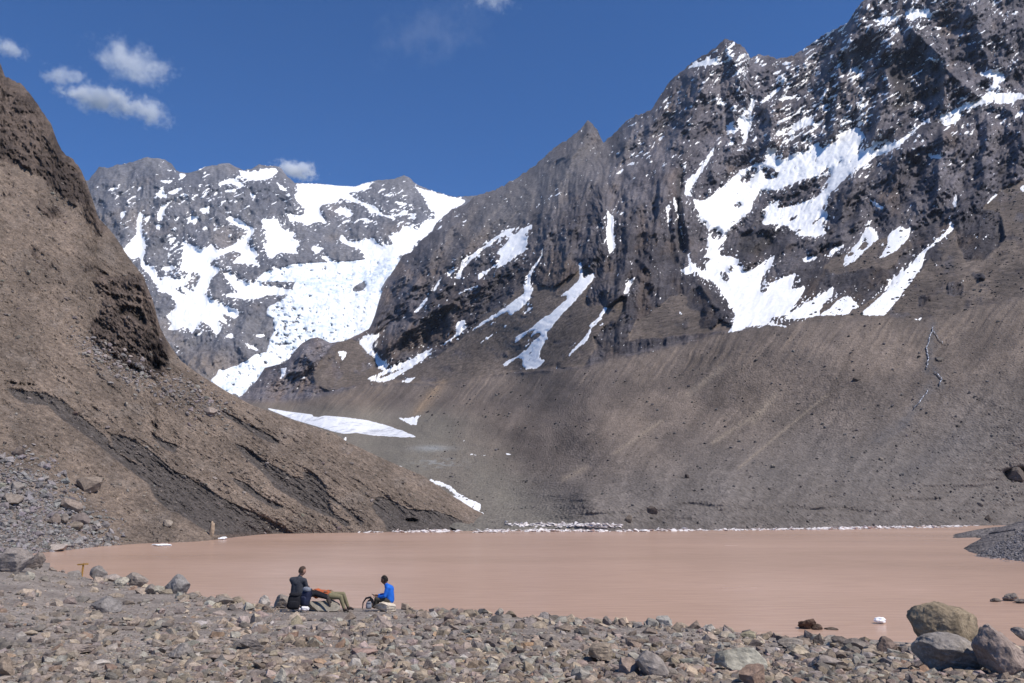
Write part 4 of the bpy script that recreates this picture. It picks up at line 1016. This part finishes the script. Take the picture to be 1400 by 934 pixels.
scatter(left, 'scree_stones', 9000, (-20, 170), (585, 765), lambda u, v: np.clip(sst(165, 60, u - (v - 700) * .9) * sst(590, 690, v) * (1 + fbm(u / 18, v / 18, 331, 3)), 0, 1), (2.2, 13), (.235, .215, .205), 'angular grey blocks piled on the hillside at the left end of the lake', 61, .35)
scatter(left, 'rock_pile', 8000, (90, 340), (400, 590), lambda u, v: np.clip(pile(u, v) + .5 * np.exp(-(((v - 440 - (u - 60) * .55) / 14) ** 2)) * (u < 200), 0, 1), (1.8, 8), (.25, .222, .205), 'band of broken rock lying across the left hillside', 62, .3)
scatter(left, 'scattered_rocks', 9000, (-10, 700), (250, 740), lambda u, v: .45 + .9 * fbm(u / 40, v / 40, 333, 4), (1.3, 7), (.20, .17, .145), 'small stones scattered over the left hillside', 63, .4)
scatter(main, 'scattered_rocks', 14000, (560, 1500), (440, 724), lambda u, v: np.clip((v > pl(CREST, u) + 4) * (.08 + .5 * sst(560, 720, v) * sst(800, 1200, u) + 1.5 * fbm(u / 30, v / 14, 335, 3)), 0, 1), (1.1, 5), (.115, .105, .10), 'small dark and light stones scattered over the right moraine slope', 64, .55)
scatter(main, 'slope_rocks', 9000, (860, 1500), (220, 440), lambda u, v: np.clip((v < pl(CREST, u)) * samp(SCR_R, u, v) * (.35 + fbm(u / 20, v / 14, 336, 3)), 0, 1), (1.3, 5), (.085, .078, .076), 'dark rocks scattered over the brown scree of the mountain foot', 66, .5)
# stones on the right spit
r_ = np.random.default_rng(9); nI, nJ = SPIT2.shape[:2]; ii = r_.integers(0, nI // 2, 2500); jj = r_.integers(0, 40, 2500)
Ps = SPIT2[ii, jj]; rubble('spit_stones', Ps, Ps[:, 1] / FPX * r_.uniform(.6, 2.2, 2500), np.array((.19, .175, .175)) * r_.uniform(.6, 1.4, (2500, 1)), (.5, .9), 'grey stones covering the gravel mound at the right edge', seed=65)
# waterline pebbles below the near bank
# ---- ice along the far shore
r_ = np.random.default_rng(21)
pu, pv, pz = [], [], []
band = [(480, 727.6), (540, 727), (600, 726.5), (650, 727), (700, 726.5), (760, 725.5), (820, 726), (900, 725.2), (1000, 724.5), (1100, 723.5), (1200, 722), (1280, 720.5), (1335, 718.8)]
n = 2600; u = r_.uniform(470, 1338, n); v = pl(band, u) + r_.normal(0, .9, n) - 1.0 * (r_.random(n) < .3)
v = np.minimum(v, pl(band, u) + 1.2)
okk = r_.random(n) < .45 + .9 * fbm(u / 25, u * 0, 341, 3) + .35 * ((u > 740) & (u < 1300)) + .5 * ((u > 540) & (u < 615)); u, v = u[okk], v[okk]
P = onlake(u, v); P[:, 2] += .02
M_ice = snow_mat('shore_ice', (.74, .69, .67), .8, .1, (.46, .37, .33))
def floes(name, P, size, label, flat=(.08, .26), **kw):
    o = rubble(name, P, size, np.tile((.8, .8, .8), (len(P), 1)), flat, label, seed=77, bury=.1); o.data.materials.clear(); o.data.materials.append(M_ice); return o
u2 = r_.uniform(690, 850, 260); v2 = 716.5 + (u2 - 690) * .012 + r_.normal(0, .8, 260) + 2.2 * (r_.random(260) < .4); P2 = main.at(u2, v2); P = np.concatenate([P, P2])
floes('shore_ice', P, r_.uniform(.3, 1.05, len(P)), 'broken white ice lining the far shore of the lake')
for (u, v, wd, ht, lab, sd_) in ((1206, 853, 20, 9, 'small white lump of ice floating near the right shore', 281), (219, 746.5, 28, 3, 'thin white ice sheet at the foot of the left hillside', 283), (303, 738, 14, 4, 'little white ice piece at the left bay corner', 285),
                              (880, 727, 14, 2.5, 'small ice piece off the far shore at centre', 287)):
    o, _, _ = boulder(u, v, wd, ht, (.8, .8, .8), lab, sd_, P=onlake(np.array(float(u)), np.array(float(v))), name='ice_lump', sub=3, rough=.16, sink=.1); o.data.materials.clear(); o.data.materials.append(M_snow); o['category'] = 'ice'

# ================================================================== PEOPLE AND THEIR THINGS
def empty(name, loc, label, cat, group=None, rotz=0):
    o = bpy.data.objects.new(name, None); COL.objects.link(o); o.location = loc; o.rotation_euler = (0, 0, rotz)
    o['label'] = label; o['category'] = cat
    if group: o['group'] = group
    return o
def skin(name, chains, m, parent, sub=2, label=None):
    """chains: lists of (x,y,z,radius); the first point of a chain joins the nearest earlier point when marked '+'"""
    iv, if_ = ICO[2]; vs, fs, off = [], [], 0; pts = []
    for ch in chains:
        plus = ch[0] == '+'
        if plus: ch = ch[1:]
        if plus and pts:
            q = Vector(ch[0][:3]); n_ = min(pts, key=lambda p: (Vector(p[:3]) - q).length); ch = [n_] + list(ch)
        rr = [(p[3] if isinstance(p[3], (float, int)) else sum(p[3]) / 2) for p in ch]
        for i in range(len(ch) - 1):
            a, b = np.array(ch[i][:3], float), np.array(ch[i + 1][:3], float); ra, rb = rr[i], rr[i + 1]
            d = b - a; L = max(np.linalg.norm(d), 1e-4); d /= L; k = iv @ d; cen = np.where(k[:, None] > 0, b, a); rad = np.where(k > 0, rb, ra)
            vs.append(cen + iv * rad[:, None]); fs.append(if_ + off); off += len(iv)
        pts += list(ch)
    rmin = min(min([(p[3] if isinstance(p[3], (float, int)) else min(p[3])) for p in ch if p != '+']) for ch in chains)
    me = mesh_np(name, np.concatenate(vs), np.concatenate(fs), None); o = bpy.data.objects.new(name, me); COL.objects.link(o)
    md = o.modifiers.new('remesh', 'REMESH'); md.mode = 'VOXEL'; md.voxel_size = min(max(rmin * .32, .0028), .014); md.use_smooth_shade = True
    sm_ = o.modifiers.new('smooth', 'SMOOTH'); sm_.iterations = 5 if rmin > .02 else 1; sm_.factor = .5
    dg = bpy.context.evaluated_depsgraph_get(); dg.update()
    me2 = bpy.data.meshes.new_from_object(o.evaluated_get(dg)); me2.name = name
    bpy.data.objects.remove(o); me2.materials.clear(); me2.materials.append(m)
    for p in me2.polygons: p.use_smooth = True
    o2 = link(name, me2, parent=parent)
    if label: o2['label'] = label
    return o2
def rmesh(name, v, f, m, parent, loc=(0, 0, 0), rot=(0, 0, 0), smooth=True):
    o = link(name, mesh_np(name, np.array(v, float), np.array(f), m, None, smooth), parent=parent); o.location = loc; o.rotation_euler = rot; return o
def blob(name, size, m, parent, loc, rot=(0, 0, 0), seed=1, sub=3, pinch=0, rough=.05, power=.5):
    v, f = ICO[sub]; v = np.sign(v) * np.abs(v) ** power; v = v / np.abs(v).max(0)
    v = v + rough * fbm(v[:, 0] * 2 + seed, v[:, 1] * 2 + v[:, 2] * 3, seed, 3)[:, None] * v
    k = 1 - pinch * (v[:, 2] * .5 + .5); v = np.stack([v[:, 0] * k, v[:, 1] * k, v[:, 2]], 1) * np.array(size)
    return rmesh(name, v, f, m, parent, loc, rot)
SKIN_ = plain('skin', (.36, .20, .14), .6, .08)
SKIN_D = plain('tanned_skin', (.20, .10, .065), .6, .08)
HAIR = plain('black_hair', (.018, .014, .012), .7, .4, 90); HAIRB = plain('brown_hair', (.065, .042, .032), .75, .4, 90)
GREYJ = plain('charcoal_fleece', (.050, .052, .062), .9, .25, 20, .01); BLACK = plain('black_cloth', (.014, .014, .018), .85, .3, 25, .01)
NAVY = plain('navy_nylon', (.022, .026, .055), .6, .3, 20, .01); BLUE = plain('blue_jacket_cloth', (.018, .135, .56), .65, .18, 9, .02)
KHAKI = plain('khaki_cloth', (.20, .175, .105), .9, .2, 20, .01); OLIVE = plain('olive_cloth', (.062, .056, .045), .9, .2, 20, .01)
ORANGE = plain('orange_cloth', (.40, .10, .035), .7, .2, 20, .01); WHITE = plain('white_plastic', (.78, .74, .75), .5, .08, 20, .01)
CAPM = plain('grey_white_cap', (.40, .40, .40), .8, .2, 20); OCHRE = plain('ochre_paint', (.42, .23, .06), .7, .2, 12); BOOT = plain('dark_boot_leather', (.05, .04, .035), .6, .2, 20)
GREYB = plain('grey_nylon', (.20, .21, .24), .6, .25, 25, .01)

def hand(name, w_, d, up, m, parent, curl=.5):
    """palm from wrist w_ along d, five fingers"""
    w_ = Vector(w_); d = Vector(d).normalized(); up = Vector(up).normalized(); sde = d.cross(up).normalized()
    ch = [[(*w_, .024), (*(w_ + d * .045), (.034, .016)), (*(w_ + d * .085), (.036, .014))]]
    for k, ln in enumerate((.062, .075, .080, .072, .058)):
        if k == 0:
            b = w_ + d * .03 + sde * .036; p1 = b + (d * .7 + sde * .6).normalized() * .03; p2 = p1 + (d * .9 - up * .35).normalized() * .028
            ch.append([(*b, .010), (*p1, .010), (*p2, .008)]); continue
        o_ = sde * (.028 - .019 * (k - 1)); b = w_ + d * .088 + o_; p1 = b + (d - up * curl * .5).normalized() * ln * .5; p2 = p1 + (d - up * curl * 1.6).normalized() * ln * .5
        ch.append([(*b, .0095), (*p1, .009), (*p2, .0075)])
    return ch
def head(name, c, face, m, hairm, parent, hair_up=1.0):
    c = Vector(c); f = Vector(face).normalized(); r = f.cross(Vector((0, 0, 1))).normalized(); u = r.cross(f)
    v, fa = ICO[3]; out = []
    for p in v:                                  # one face-shaped surface: skull, brow, nose, jaw
        x, y, z = p; X = x * .086; Y = y * .105; Z = z * .128
        if y > 0:
            Y *= 1 - .10 * max(0, -z); Y += .020 * math.exp(-((x / .16) ** 2 + ((z + .12) / .16) ** 2)); Y -= .010 * math.exp(-(((abs(x) - .38) / .18) ** 2 + ((z - .08) / .13) ** 2))
            Y += .006 * math.exp(-((x / .3) ** 2 + ((z + .48) / .08) ** 2)); X *= 1 - .28 * max(0, -z - .2)
        for sgn in (-1, 1): X += sgn * .014 * math.exp(-(((x - sgn) / .16) ** 2 + (y / .2) ** 2 + ((z) / .25) ** 2))
        out.append(c + r * X + f * Y + u * Z)
    o = rmesh(name, [tuple(p) for p in out], fa, m, parent)
    hv, hf = [], []
    for p in v:
        x, y, z = p; k = 1.06 + .03 * math.sin(x * 9 + z * 7); hv.append(c + r * x * .090 * k + f * (y * .106 * k - .012) + u * (z * .130 * k + .012))
    keep = [t for t in fa if all((v[i][2] > .25 + .45 * max(0, v[i][1])) or (v[i][1] < .12 and v[i][2] > -.55) for i in t)]
    rmesh('hair', [tuple(p) for p in hv], keep, hairm, parent)
    for sgn in (-1, 1):
        e = c + r * sgn * .032 + f * .092 + u * .010; blob('eye', (.010, .006, .007), HAIR, parent, e, sub=1, power=1)
    return o
def person(label, loc, sk, hr, jm, tm, hip, chest, neck, headc, face, sh, arms, legs, handdirs, bootm=BOOT, torso_r=(.145, .14, .145, .10)):
    e_ = empty('person', loc, label, 'person')
    hip, chest, neck = Vector(hip), Vector(chest), Vector(neck); shL, shR = [Vector(s) for s in sh]
    mid = hip.lerp(chest, .5)
    # the body is one continuous surface under the clothes
    ch = [[(*hip, .105), (*mid, .10), (*chest, .11), (*neck, .056), (*(Vector(headc) - Vector((0, 0, .05))), .055)]]
    for S_, (el, wr) in zip((shL, shR), arms): ch.append(['+', (*chest, .07), (*S_, .055), (*el, .042), (*wr, .026)])
    for (hp, kn, an, to) in legs: ch.append(['+', (*hip, .08), (*hp, .08), (*kn, .052), (*an, .036), (*to, .032)])
    skin('body', ch, sk, e_)
    head('head', headc, face, sk, hr, e_)
    a, b, c_, d_ = torso_r
    lat = (shR - shL).normalized() * .055; top = chest.lerp(neck, .5)
    jt = [[(*(hip + q), a), (*(mid + q), b), (*(chest + q), c_ * .92)] for q in (lat, -lat)]
    jt += [[(*chest, c_), (*top, d_), (*neck, .060)], [(*shL, .082), (*top, .095), (*shR, .082)], [(*shL.lerp(chest, .3), .10), (*chest, .15), (*shR.lerp(chest, .3), .10)]]
    for S_, (el, wr) in zip((shL, shR), arms):
        wv = Vector(wr); el = Vector(el); jt.append([(*S_, .080), (*S_.lerp(el, .5), .066), (*el, .058), (*el.lerp(wv, .5), .052), (*el.lerp(wv, .93), .040)])
    skin('jacket', jt, jm, e_)
    tt_ = [[(*hip, .135)]]
    for (hp, kn, an, to) in legs:
        hp, kn, an = Vector(hp), Vector(kn), Vector(an)
        tt_.append(['+', (*hp, .108), (*hp.lerp(kn, .5), .092), (*kn, .072), (*kn.lerp(an, .5), .062), (*kn.lerp(an, .97), .050)])
    skin('trousers', tt_, tm, e_)
    for (hp, kn, an, to) in legs:
        an, to = Vector(an), Vector(to); skin('boot', [[(*an, .05), (*(an + (to - an) * .12 + Vector((0, 0, -.035))), .052), (*an.lerp(to, .55), (.046, .036)), (*to, (.042, .026))]], bootm, e_)
    for (el, wr), (hd, up) in zip(arms, handdirs): skin('hand', hand('hand', wr, hd, up, sk, e_), sk, e_, sub=1)
    return e_
def gp(u, v): return Vector(ground(np.array(float(u)), np.array(float(v))))
def frame_pt(u, v, s): return Vector(pt(float(u), float(v), s))
# the rock they sit on
SA = 24.0
seat, pS, sS = boulder(428, 838, 62, 21, (.20, .205, .195), 'low grey green rock the three of them share as seat, left of the man in blue', 97, P=np.array(frame_pt(432, 838, SA)), sub=3, sink=.3, flat=.7)
seat.data = seat.data
seat['label'] = 'low grey green rock under the charcoal-jacketed man and the reclining person'
A0 = frame_pt(406, 817, SA)
person('person seen from behind sitting upright in a charcoal jacket and black trousers', A0, SKIN_, HAIRB, GREYJ, BLACK,
       (0, 0, .08), (.01, .00, .42), (.06, .03, .62), (.115, .045, .76), (.80, .55, -.22), [(-.19, .05, .51), (.21, -.06, .49)],
       [((-.17, .28, .27), (.10, .42, .18)), ((.30, .02, .24), (.38, .20, .20))],
       [((-.02, .10, .05), (.44, .26, .14), (.86, .22, .02), (.98, .20, -.16)), ((.12, -.08, .05), (.52, .06, .10), (.93, .00, -.02), (1.01, -.04, -.24))],
       [((.9, .3, -.2), (0, 0, 1)), ((.6, .7, -.1), (0, 0, 1))], torso_r=(.155, .15, .155, .105))
B0 = frame_pt(452, 814, SA + .55)
eB = person('person reclining on the rock in an orange and dark jacket, grey cap and khaki trousers', B0, SKIN_D, HAIRB, ORANGE, KHAKI,
       (0, 0, .0), (-.42, .02, .06), (-.60, .02, .13), (-.74, .0, .20), (.45, -.35, .82), [(-.52, .20, .09), (-.52, -.18, .07)],
       [((-.34, .30, .0), (-.10, .20, .12)), ((-.38, -.24, -.02), (-.20, -.16, .12))],
       [((.02, .10, -.01), (.36, .12, .02), (.52, .16, -.36), (.68, .12, -.42)), ((.02, -.10, -.01), (.33, -.10, -.04), (.46, -.12, -.38), (.60, -.22, -.44))],
       [((.8, -.4, 0), (0, 0, 1)), ((.8, .4, 0), (0, 0, 1))], torso_r=(.12, .125, .12, .09))
blob('cap', (.092, .10, .07), CAPM, eB, (-.78, .0, .24), (0, -.7, 0), 3, 3, 0, .03, .8)
C0 = frame_pt(533, 824, 25.0)
person('person in a bright blue jacket sitting side-on and looking down at a phone', C0, SKIN_D, HAIR, BLUE, OLIVE,
       (0, 0, .09), (-.03, .0, .40), (-.14, .01, .55), (-.20, .02, .675), (-.95, .15, -.28), [(-.06, -.17, .46), (-.07, .18, .46)],
       [((-.13, -.23, .22), (-.36, -.13, .17)), ((-.16, .22, .22), (-.38, .04, .22))],
       [((-.03, -.10, .06), (-.40, -.15, .12), (-.43, -.14, -.07), (-.62, -.16, -.10)), ((-.03, .10, .06), (-.42, .12, .13), (-.40, .10, -.07), (-.60, .12, -.10))],
       [((-.9, .2, .2), (0, 0, 1)), ((-.9, -.2, .1), (0, 0, 1))], torso_r=(.135, .135, .14, .10))
ph = rmesh('phone', np.array([(x, y, z) for x in (-.075, .075) for y in (-.038, .038) for z in (-.006, .006)]), [(0, 1, 3, 2), (4, 6, 7, 5), (0, 4, 5, 1), (2, 3, 7, 6), (0, 2, 6, 4), (1, 5, 7, 3)], BLACK, None, tuple(C0 + Vector((-.50, -.06, .235))), (0, .45, .1), False)
ph['label'] = 'small dark phone held by the person in the blue jacket'; ph['category'] = 'phone'
boulder(526, 829, 34, 12, (.50, .48, .42), 'flat cream rock the person in blue sits on', 100, P=np.array(frame_pt(526, 833, 24.7)), sink=.3)

def backpack(name, loc, w_, h_, d_, m, label, rz=0, top=None, ry=0):
    e_ = empty(name, loc, label, 'backpack', rotz=rz); e_.rotation_euler = (0, ry, rz)
    blob('pack_body', (w_ / 2, d_ / 2, h_ / 2), m, e_, (0, 0, h_ / 2), (0, 0, 0), 5, 3, .28, .12, .55)
    blob('front_pocket', (w_ * .36, d_ * .22, h_ * .24), m, e_, (0, -d_ * .5, h_ * .33), (0, 0, 0), 7, 2, .1, .08, .55)
    blob('lid', (w_ * .40, d_ * .46, h_ * .12), top or m, e_, (0, -.01, h_ * .95), (0, 0, 0), 9, 2, .2, .1, .6)
    for s in (-1, 1): skin('strap', [[(s * w_ * .2, d_ * .3, h_ * .93, .016), (s * w_ * .27, d_ * .68, h_ * .72, .018), (s * w_ * .26, d_ * .66, h_ * .4, .016), (s * w_ * .3, d_ * .35, h_ * .12, .012)]], m, e_, 1)
    skin('grab_loop', [[(-.04, d_ * .3, h_ * .97, .009), (0, d_ * .36, h_ * 1.07, .009), (.04, d_ * .3, h_ * .97, .009)]], m, e_, 1)
    return e_
backpack('backpack', frame_pt(400.5, 833.5, SA - .75), .42, .45, .28, BLACK, 'black backpack standing on the rocks behind the man in the charcoal jacket', .2, ry=.06)
backpack('backpack', frame_pt(415.5, 829, SA - .5), .30, .52, .24, NAVY, 'dark navy backpack with pale grey top leaning on the seated man', -.3, GREYB, ry=.16)
cs = backpack('backpack', frame_pt(504, 832.5, 24.6), .20, .20, .16, GREYB, 'little grey bag with black looped straps left of the person in blue', .3)
skin('carry_hoop', [[(-.18, .06, .02, .016), (-.17, .06, .18, .020), (-.08, .06, .31, .028), (.04, .06, .33, .034), (.13, .06, .24, .030), (.16, .06, .08, .022)]], BLACK, cs, 1)
skin('carry_hoop', [[(-.06, .05, .10, .016), (-.02, .05, .22, .022), (.06, .05, .27, .03), (.11, .05, .16, .024)]], BLACK, cs, 1)
wb = empty('plastic_bag', frame_pt(417, 834.5, SA - .8), 'crumpled white plastic bag on the stones in front of the backpacks', 'bag')
blob('bag_body', (.125, .09, .062), WHITE, wb, (0, 0, .05), (0, .1, .2), 4, 3, .1, .30, .8); blob('bag_end', (.05, .04, .03), WHITE, wb, (-.13, -.01, .03), (0, .3, 0), 6, 2, .2, .3, .8)
# clothes heap: dark jacket lying across the legs
# ---- small ochre signpost
g0 = gp(112, 788.5); sg = empty('signpost', g0 + Vector((0, 0, -.05)), 'small ochre wooden signpost with two pointer boards on the left bank', 'signpost')
k_ = g0[1] / 1089
def box(name, sx, sy, sz, m, parent, loc, rot=(0, 0, 0), tip=0):
    v = [(x * sx, y * sy, z * sz) for x in (-.5, .5) for y in (-.5, .5) for z in (-.5, .5)]
    f = [(0, 1, 3, 2), (4, 6, 7, 5), (0, 4, 5, 1), (2, 3, 7, 6), (0, 2, 6, 4), (1, 5, 7, 3)]
    if tip: v += [(sx * .5 + tip, -.5 * sy, 0), (sx * .5 + tip, .5 * sy, 0)] ; f = [(0, 1, 3, 2), (0, 4, 8, 5, 1), (2, 3, 7, 9, 6), (0, 2, 6, 4), (1, 5, 7, 3), (4, 6, 9, 8), (8, 9, 7, 5)]
    me = bpy.data.meshes.new(name); me.from_pydata(v, [], f); me.materials.append(m); me.update()
    o = link(name, me, parent=parent); o.location = loc; o.rotation_euler = rot; return o
box('post', .09, .09, .86, OCHRE, sg, (0, 0, .43), (0, .03, 0))
box('pointer_board', .34, .03, .10, OCHRE, sg, (.16, -.06, .83), (0, 0, .1), .07)
box('pointer_board', .34, .03, .10, OCHRE, sg, (-.17, -.06, .80), (0, .06, math.pi - .15), .07)

# ================================================================== THE AIR
HAZE = 2.2e-5
v_ = [(x, y, z) for x in (-3000, 3000) for y in (-3000, 5100) for z in (-8, 1800)]
me = bpy.data.meshes.new('haze'); me.from_pydata(v_, [], [(0, 1, 3, 2), (4, 6, 7, 5), (0, 4, 5, 1), (2, 3, 7, 6), (0, 2, 6, 4), (1, 5, 7, 3)]); me.update()
HZM = bpy.data.materials.new('air'); HZM.use_nodes = True; t = HZM.node_tree; t.nodes.clear()
o_ = t.nodes.new('ShaderNodeOutputMaterial'); pvh = t.nodes.new('ShaderNodeVolumePrincipled'); t.links.new(pvh.outputs[0], o_.inputs['Volume'])
pvh.inputs['Color'].default_value = (.62, .76, 1, 1); pvh.inputs['Density'].default_value = HAZE
me.materials.append(HZM); link('haze', me, label='thin clear mountain air', kind='stuff')

# ================================================================== CLOUDS
def cloud(u, v, wpx, hpx, dens, label, seed, thr=.45, tilt=0., scale=1.0, dist=6500):
    c = pt(float(u), float(v), dist); W = wpx * dist / FPX; H = hpx * dist / FPX
    v_, f = ICO[2]; o = link('cloud', mesh_np('cloud', v_ * np.array([1.0, 1.0, 1.0]), f, None), label=label, cat='cloud')
    o.location = c; o.scale = (W / 2, min(W, H * 2.2) / 2, H / 2); o.rotation_euler = (0, R_(tilt), 0)
    m = bpy.data.materials.new('cloud_%d' % seed); m.use_nodes = True; t = m.node_tree; t.nodes.clear()
    out = t.nodes.new('ShaderNodeOutputMaterial'); pv_ = t.nodes.new('ShaderNodeVolumePrincipled'); t.links.new(pv_.outputs[0], out.inputs['Volume'])
    pv_.inputs['Color'].default_value = (1, 1, 1, 1); pv_.inputs['Anisotropy'].default_value = 0.0
    tc = nd(t, 'ShaderNodeTexCoord'); ln = nd(t, 'ShaderNodeVectorMath', operation='LENGTH'); t.links.new(tc.outputs['Object'], ln.inputs[0])
    ge = nd(t, 'ShaderNodeNewGeometry'); n = noise(t, scale / (H * .36), 10, .72, ge.outputs['Position'])
    n.noise_dimensions = '4D'; n.inputs['W'].default_value = seed
    # density = smooth(noise*k - radius)
    m1 = nd(t, 'ShaderNodeMath', operation='MULTIPLY'); m1.inputs[1].default_value = 3.2; t.links.new(n.outputs[0], m1.inputs[0])
    m0 = nd(t, 'ShaderNodeMath', operation='MULTIPLY'); m0.inputs[1].default_value = 1.25; t.links.new(ln.outputs['Value'], m0.inputs[0])
    m2 = nd(t, 'ShaderNodeMath', operation='SUBTRACT'); t.links.new(m1.outputs[0], m2.inputs[0]); t.links.new(m0.outputs[0], m2.inputs[1])
    mr = nd(t, 'ShaderNodeMapRange', interpolation_type='SMOOTHSTEP'); mr.inputs['From Min'].default_value = thr + .60; mr.inputs['From Max'].default_value = thr + 1.50
    mr.inputs['To Max'].default_value = 4.5 * dens / H; t.links.new(m2.outputs[0], mr.inputs['Value']); t.links.new(mr.outputs[0], pv_.inputs['Density'])
    o.data.materials.append(m)
    return o
cloud(142, 136, 190, 50, 1.7, 'bright white elongated cloud, lowest of the group at the upper left', 3, .22, 8)
cloud(208, 156, 90, 60, 1.2, 'ragged white tail of cloud right of the bright elongated one', 5, .30, 20)
cloud(180, 86, 180, 74, 1.1, 'wispy white cloud above the bright elongated one', 8, .30, 8)
cloud(86, 105, 100, 40, .8, 'thin faint cloud streak left of the wispy cloud', 11, .36, -10)
cloud(14, 66, 90, 44, .8, 'faint cloud wisp at the left edge of the sky', 14, .36, 15)
cloud(406, 233, 96, 36, 1.8, 'small white cloud peeping over the distant snowy ridge', 17, .22, 6)
cloud(590, 42, 300, 110, .07, 'barely visible thin cloud veil at the top centre', 20, .30, -12)
cloud(672, 0, 120, 40, .4, 'faint cloud shred at the top edge of the sky', 23, .34, 4)
